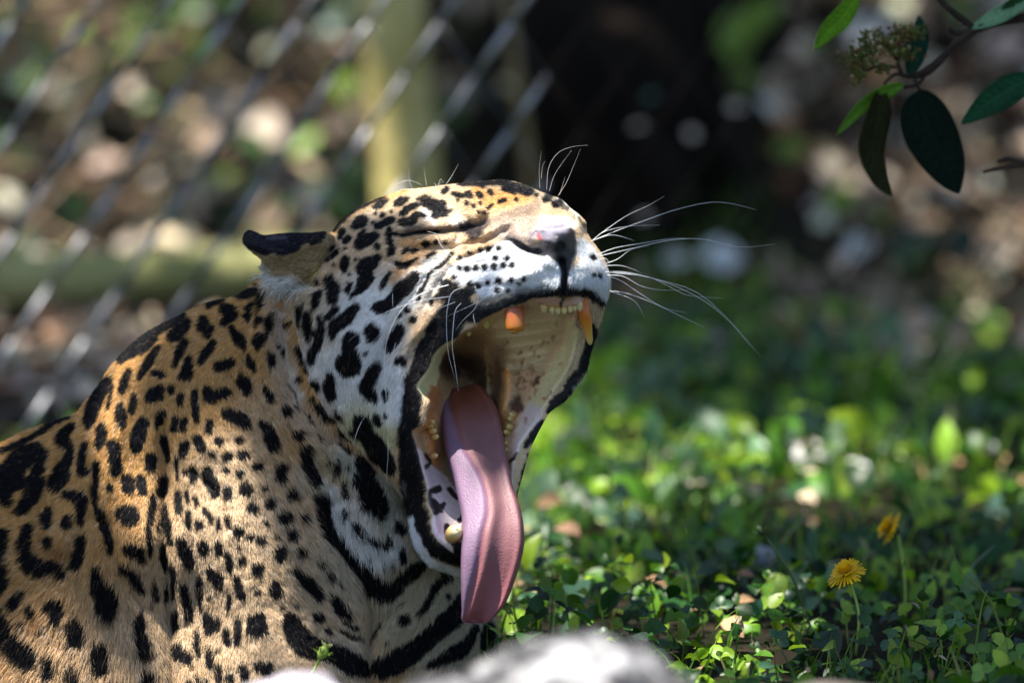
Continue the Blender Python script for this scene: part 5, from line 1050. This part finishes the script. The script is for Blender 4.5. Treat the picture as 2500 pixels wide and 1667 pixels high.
for q, (x, y, s, c) in enumerate(CL):
    D = hitD(x, y + 90); an = rng.uniform(-.6, 2.6); m = s * K * D; b = P(x, y, D); o = empty('weed_plant', (b[0], b[1], float(gz(b[0], b[1]))))
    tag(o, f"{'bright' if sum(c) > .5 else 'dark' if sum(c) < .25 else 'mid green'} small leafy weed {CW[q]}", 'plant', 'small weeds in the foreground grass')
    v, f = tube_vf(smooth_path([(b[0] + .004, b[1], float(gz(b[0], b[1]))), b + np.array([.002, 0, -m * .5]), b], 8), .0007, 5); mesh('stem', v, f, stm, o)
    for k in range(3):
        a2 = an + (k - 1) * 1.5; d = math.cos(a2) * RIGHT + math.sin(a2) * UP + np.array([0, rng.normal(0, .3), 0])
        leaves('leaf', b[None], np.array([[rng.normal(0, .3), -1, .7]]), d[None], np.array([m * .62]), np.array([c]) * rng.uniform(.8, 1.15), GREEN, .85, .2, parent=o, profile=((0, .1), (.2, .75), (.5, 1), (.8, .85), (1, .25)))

# ------------------------------------------------------------------ viburnum twig hanging in at the upper right
ZB = (1900, 0, 3.015)
def B(x, y, D=8.16): return P(ZB[0] + x / ZB[2], ZB[1] + y / ZB[2], D)
tw = mottle('twig_bark', (.02, .015, .012), (.06, .045, .035), 60, .9, .1)
S0 = empty('shrub_branch', B(1810, 130)); tag(S0, 'dark leafy viburnum twig with a brownish green flower cluster, upper right corner', 'shrub branch')
for pp, r0, r1 in [([(2300, 40), (1809, 130), (1600, 180), (1450, 225), (1300, 330), (1180, 455), (1085, 530), (1000, 560)], .0028, .0019), ([(1150, -60), (1210, 20), (1340, 130), (1430, 200)], .0018, .002), ([(1262, 215), (1330, 240), (1450, 228)], .0016, .002), ([(1085, 535), (1050, 600), (1000, 630), (925, 640)], .0013, .0009),
                   ([(1040, 560), (960, 565), (870, 545), (800, 590), (770, 650)], .0013, .0009), ([(1000, 560), (1020, 620), (1040, 665)], .0013, .001), ([(900, 540), (870, 450), (830, 380)], .0012, .0008), ([(870, 500), (760, 480), (640, 530)], .0009, .0007), ([(870, 480), (900, 380), (960, 300)], .0009, .0007), ([(1950, 1190), (1809, 1200), (1700, 1165), (1610, 1190)], .002, .0012), ([(1950, 1230), (1809, 1220), (1640, 1240), (1510, 1270)], .0016, .0009)]:
    pth = smooth_path([B(*q) for q in pp], 22); v, f = tube_vf(pth, 1.45 * np.linspace(r0, r1, 22) * (1 + .12 * rng.normal(0, 1, 22)), 8); mesh('twig', v, f, tw, S0)
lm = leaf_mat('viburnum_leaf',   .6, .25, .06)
def big_leaf(spine, wid, c, tilt=0.0, D=8.16, label=None):
    """spine in crop space base -> tip; a leaf blade with midrib groove, side veins and wavy rim"""
    n = 34; m = 13; sp = smooth_path(spine, n); V = []; cc = []
    tg = np.gradient(sp, axis=0); tg /= np.linalg.norm(tg, axis=1)[:, None]
    for i in range(n):
        t = i / (n - 1); h = wid * .5 * (math.sin(math.pi * min(1, t ** .8)) ** .75) * (1 - .12 * t) + 1.5
        for j in range(m):
            s = 2 * j / (m - 1) - 1; x = sp[i, 0] - tg[i, 1] * s * h; y = sp[i, 1] + tg[i, 0] * s * h
            dep = tilt * s * h + abs(s) * h * .30 - 4 * math.cos((t * 11 - abs(s) * 1.6) * 2 * math.pi) * (1 - abs(s)) * .7 + 5 * math.sin(t * 17) * s * s + 30 * (t - .4) ** 2
            V.append(B(x, y, D - dep / 3.015 * K * 8)); vein = (abs(s) < .09) or (abs(((t * 11 - abs(s) * 1.6) % 1) - .5) < .08)
            cc.append(np.array(c) * (1.5 if vein else rng.uniform(.8, 1.15)))
    F = [(i * m + j, i * m + j + 1, (i + 1) * m + j + 1, (i + 1) * m + j) for i in range(n - 1) for j in range(m - 1)]
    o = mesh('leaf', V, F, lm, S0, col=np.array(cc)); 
    so_ = o.modifiers.new('thick', 'SOLIDIFY'); so_.thickness = .0003
    if label: o['label'] = label
big_leaf([(590, -60), (480, 120), (360, 240), (262, 372)], 165, (.13, .30, .02), .4, label='bright green leaf pointing down left')  # backlight painted into this bright green
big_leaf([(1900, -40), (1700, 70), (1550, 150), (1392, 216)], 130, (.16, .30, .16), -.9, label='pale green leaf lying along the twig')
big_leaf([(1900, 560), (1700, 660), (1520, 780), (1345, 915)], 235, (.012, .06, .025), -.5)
big_leaf([(1040, 660), (1090, 900), (1230, 1200), (1330, 1425)], 410, (.004, .013, .007), .25, label='large dark hanging oval leaf')  # near-black green has the shade around the twig put into it
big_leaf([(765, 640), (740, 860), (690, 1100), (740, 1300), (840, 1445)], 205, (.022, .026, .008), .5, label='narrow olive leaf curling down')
big_leaf([(925, 620), (760, 700), (600, 810), (425, 1000)], 120, (.12, .27, .03), .6, label='bright backlit leaf pointing down left')  # its backlit look is put into the leaf colour
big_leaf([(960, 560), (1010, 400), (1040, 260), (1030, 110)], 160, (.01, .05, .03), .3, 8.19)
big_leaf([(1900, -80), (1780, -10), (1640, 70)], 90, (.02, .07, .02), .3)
# flower cluster: many stubby buds
fv, fc, ff, o_ = [], [], [], 0; oc = np.array([[1, 0, 0], [-1, 0, 0], [0, 1, 0], [0, -1, 0], [0, 0, 1.7], [0, 0, -1.2]], float); of = [(0, 2, 4), (2, 1, 4), (1, 3, 4), (3, 0, 4), (2, 0, 5), (1, 2, 5), (3, 1, 5), (0, 3, 5)]
for cx, cy, rx, ry, k in [(620, 420, 125, 85, 190), (700, 290, 90, 80, 130), (830, 330, 110, 90, 120), (980, 240, 105, 60, 130), (920, 400, 110, 70, 110), (590, 560, 60, 60, 70), (780, 500, 60, 40, 50), (880, 250, 70, 60, 60), (560, 500, 50, 70, 50)]:
    for _ in range(k):
        x = cx + rng.normal(0, rx * .5); y = cy + rng.normal(0, ry * .5); c0 = B(x, y, 8.16 - rng.uniform(-.012, .012)); r = rng.uniform(.0010, .0018); R = Matrix.Rotation(rng.uniform(0, 3), 3, Vector(rng.normal(0, 1, 3)))
        fv.append((oc * r) @ np.array(R) + c0); ff += [tuple(q + o_ for q in t) for t in of]; o_ += 6
        c_ = np.array([(.10, .13, .025), (.16, .08, .03), (.07, .10, .02), (.22, .20, .06), (.50, .44, .25)])[rng.choice(5, p=[.38, .24, .26, .1, .02]) if not (650 < x < 880 and 230 < y < 480) else rng.choice(5, p=[.3, .14, .2, .2, .16])]; fc.append(np.tile(c_, (6, 1)))
o = mesh('flower_cluster', np.vstack(fv), ff, leaf_mat('floret', .6, .15, .2), S0, smooth=False, col=np.vstack(fc)); tag(o, 'brownish green cluster of tiny buds', kind='stuff')
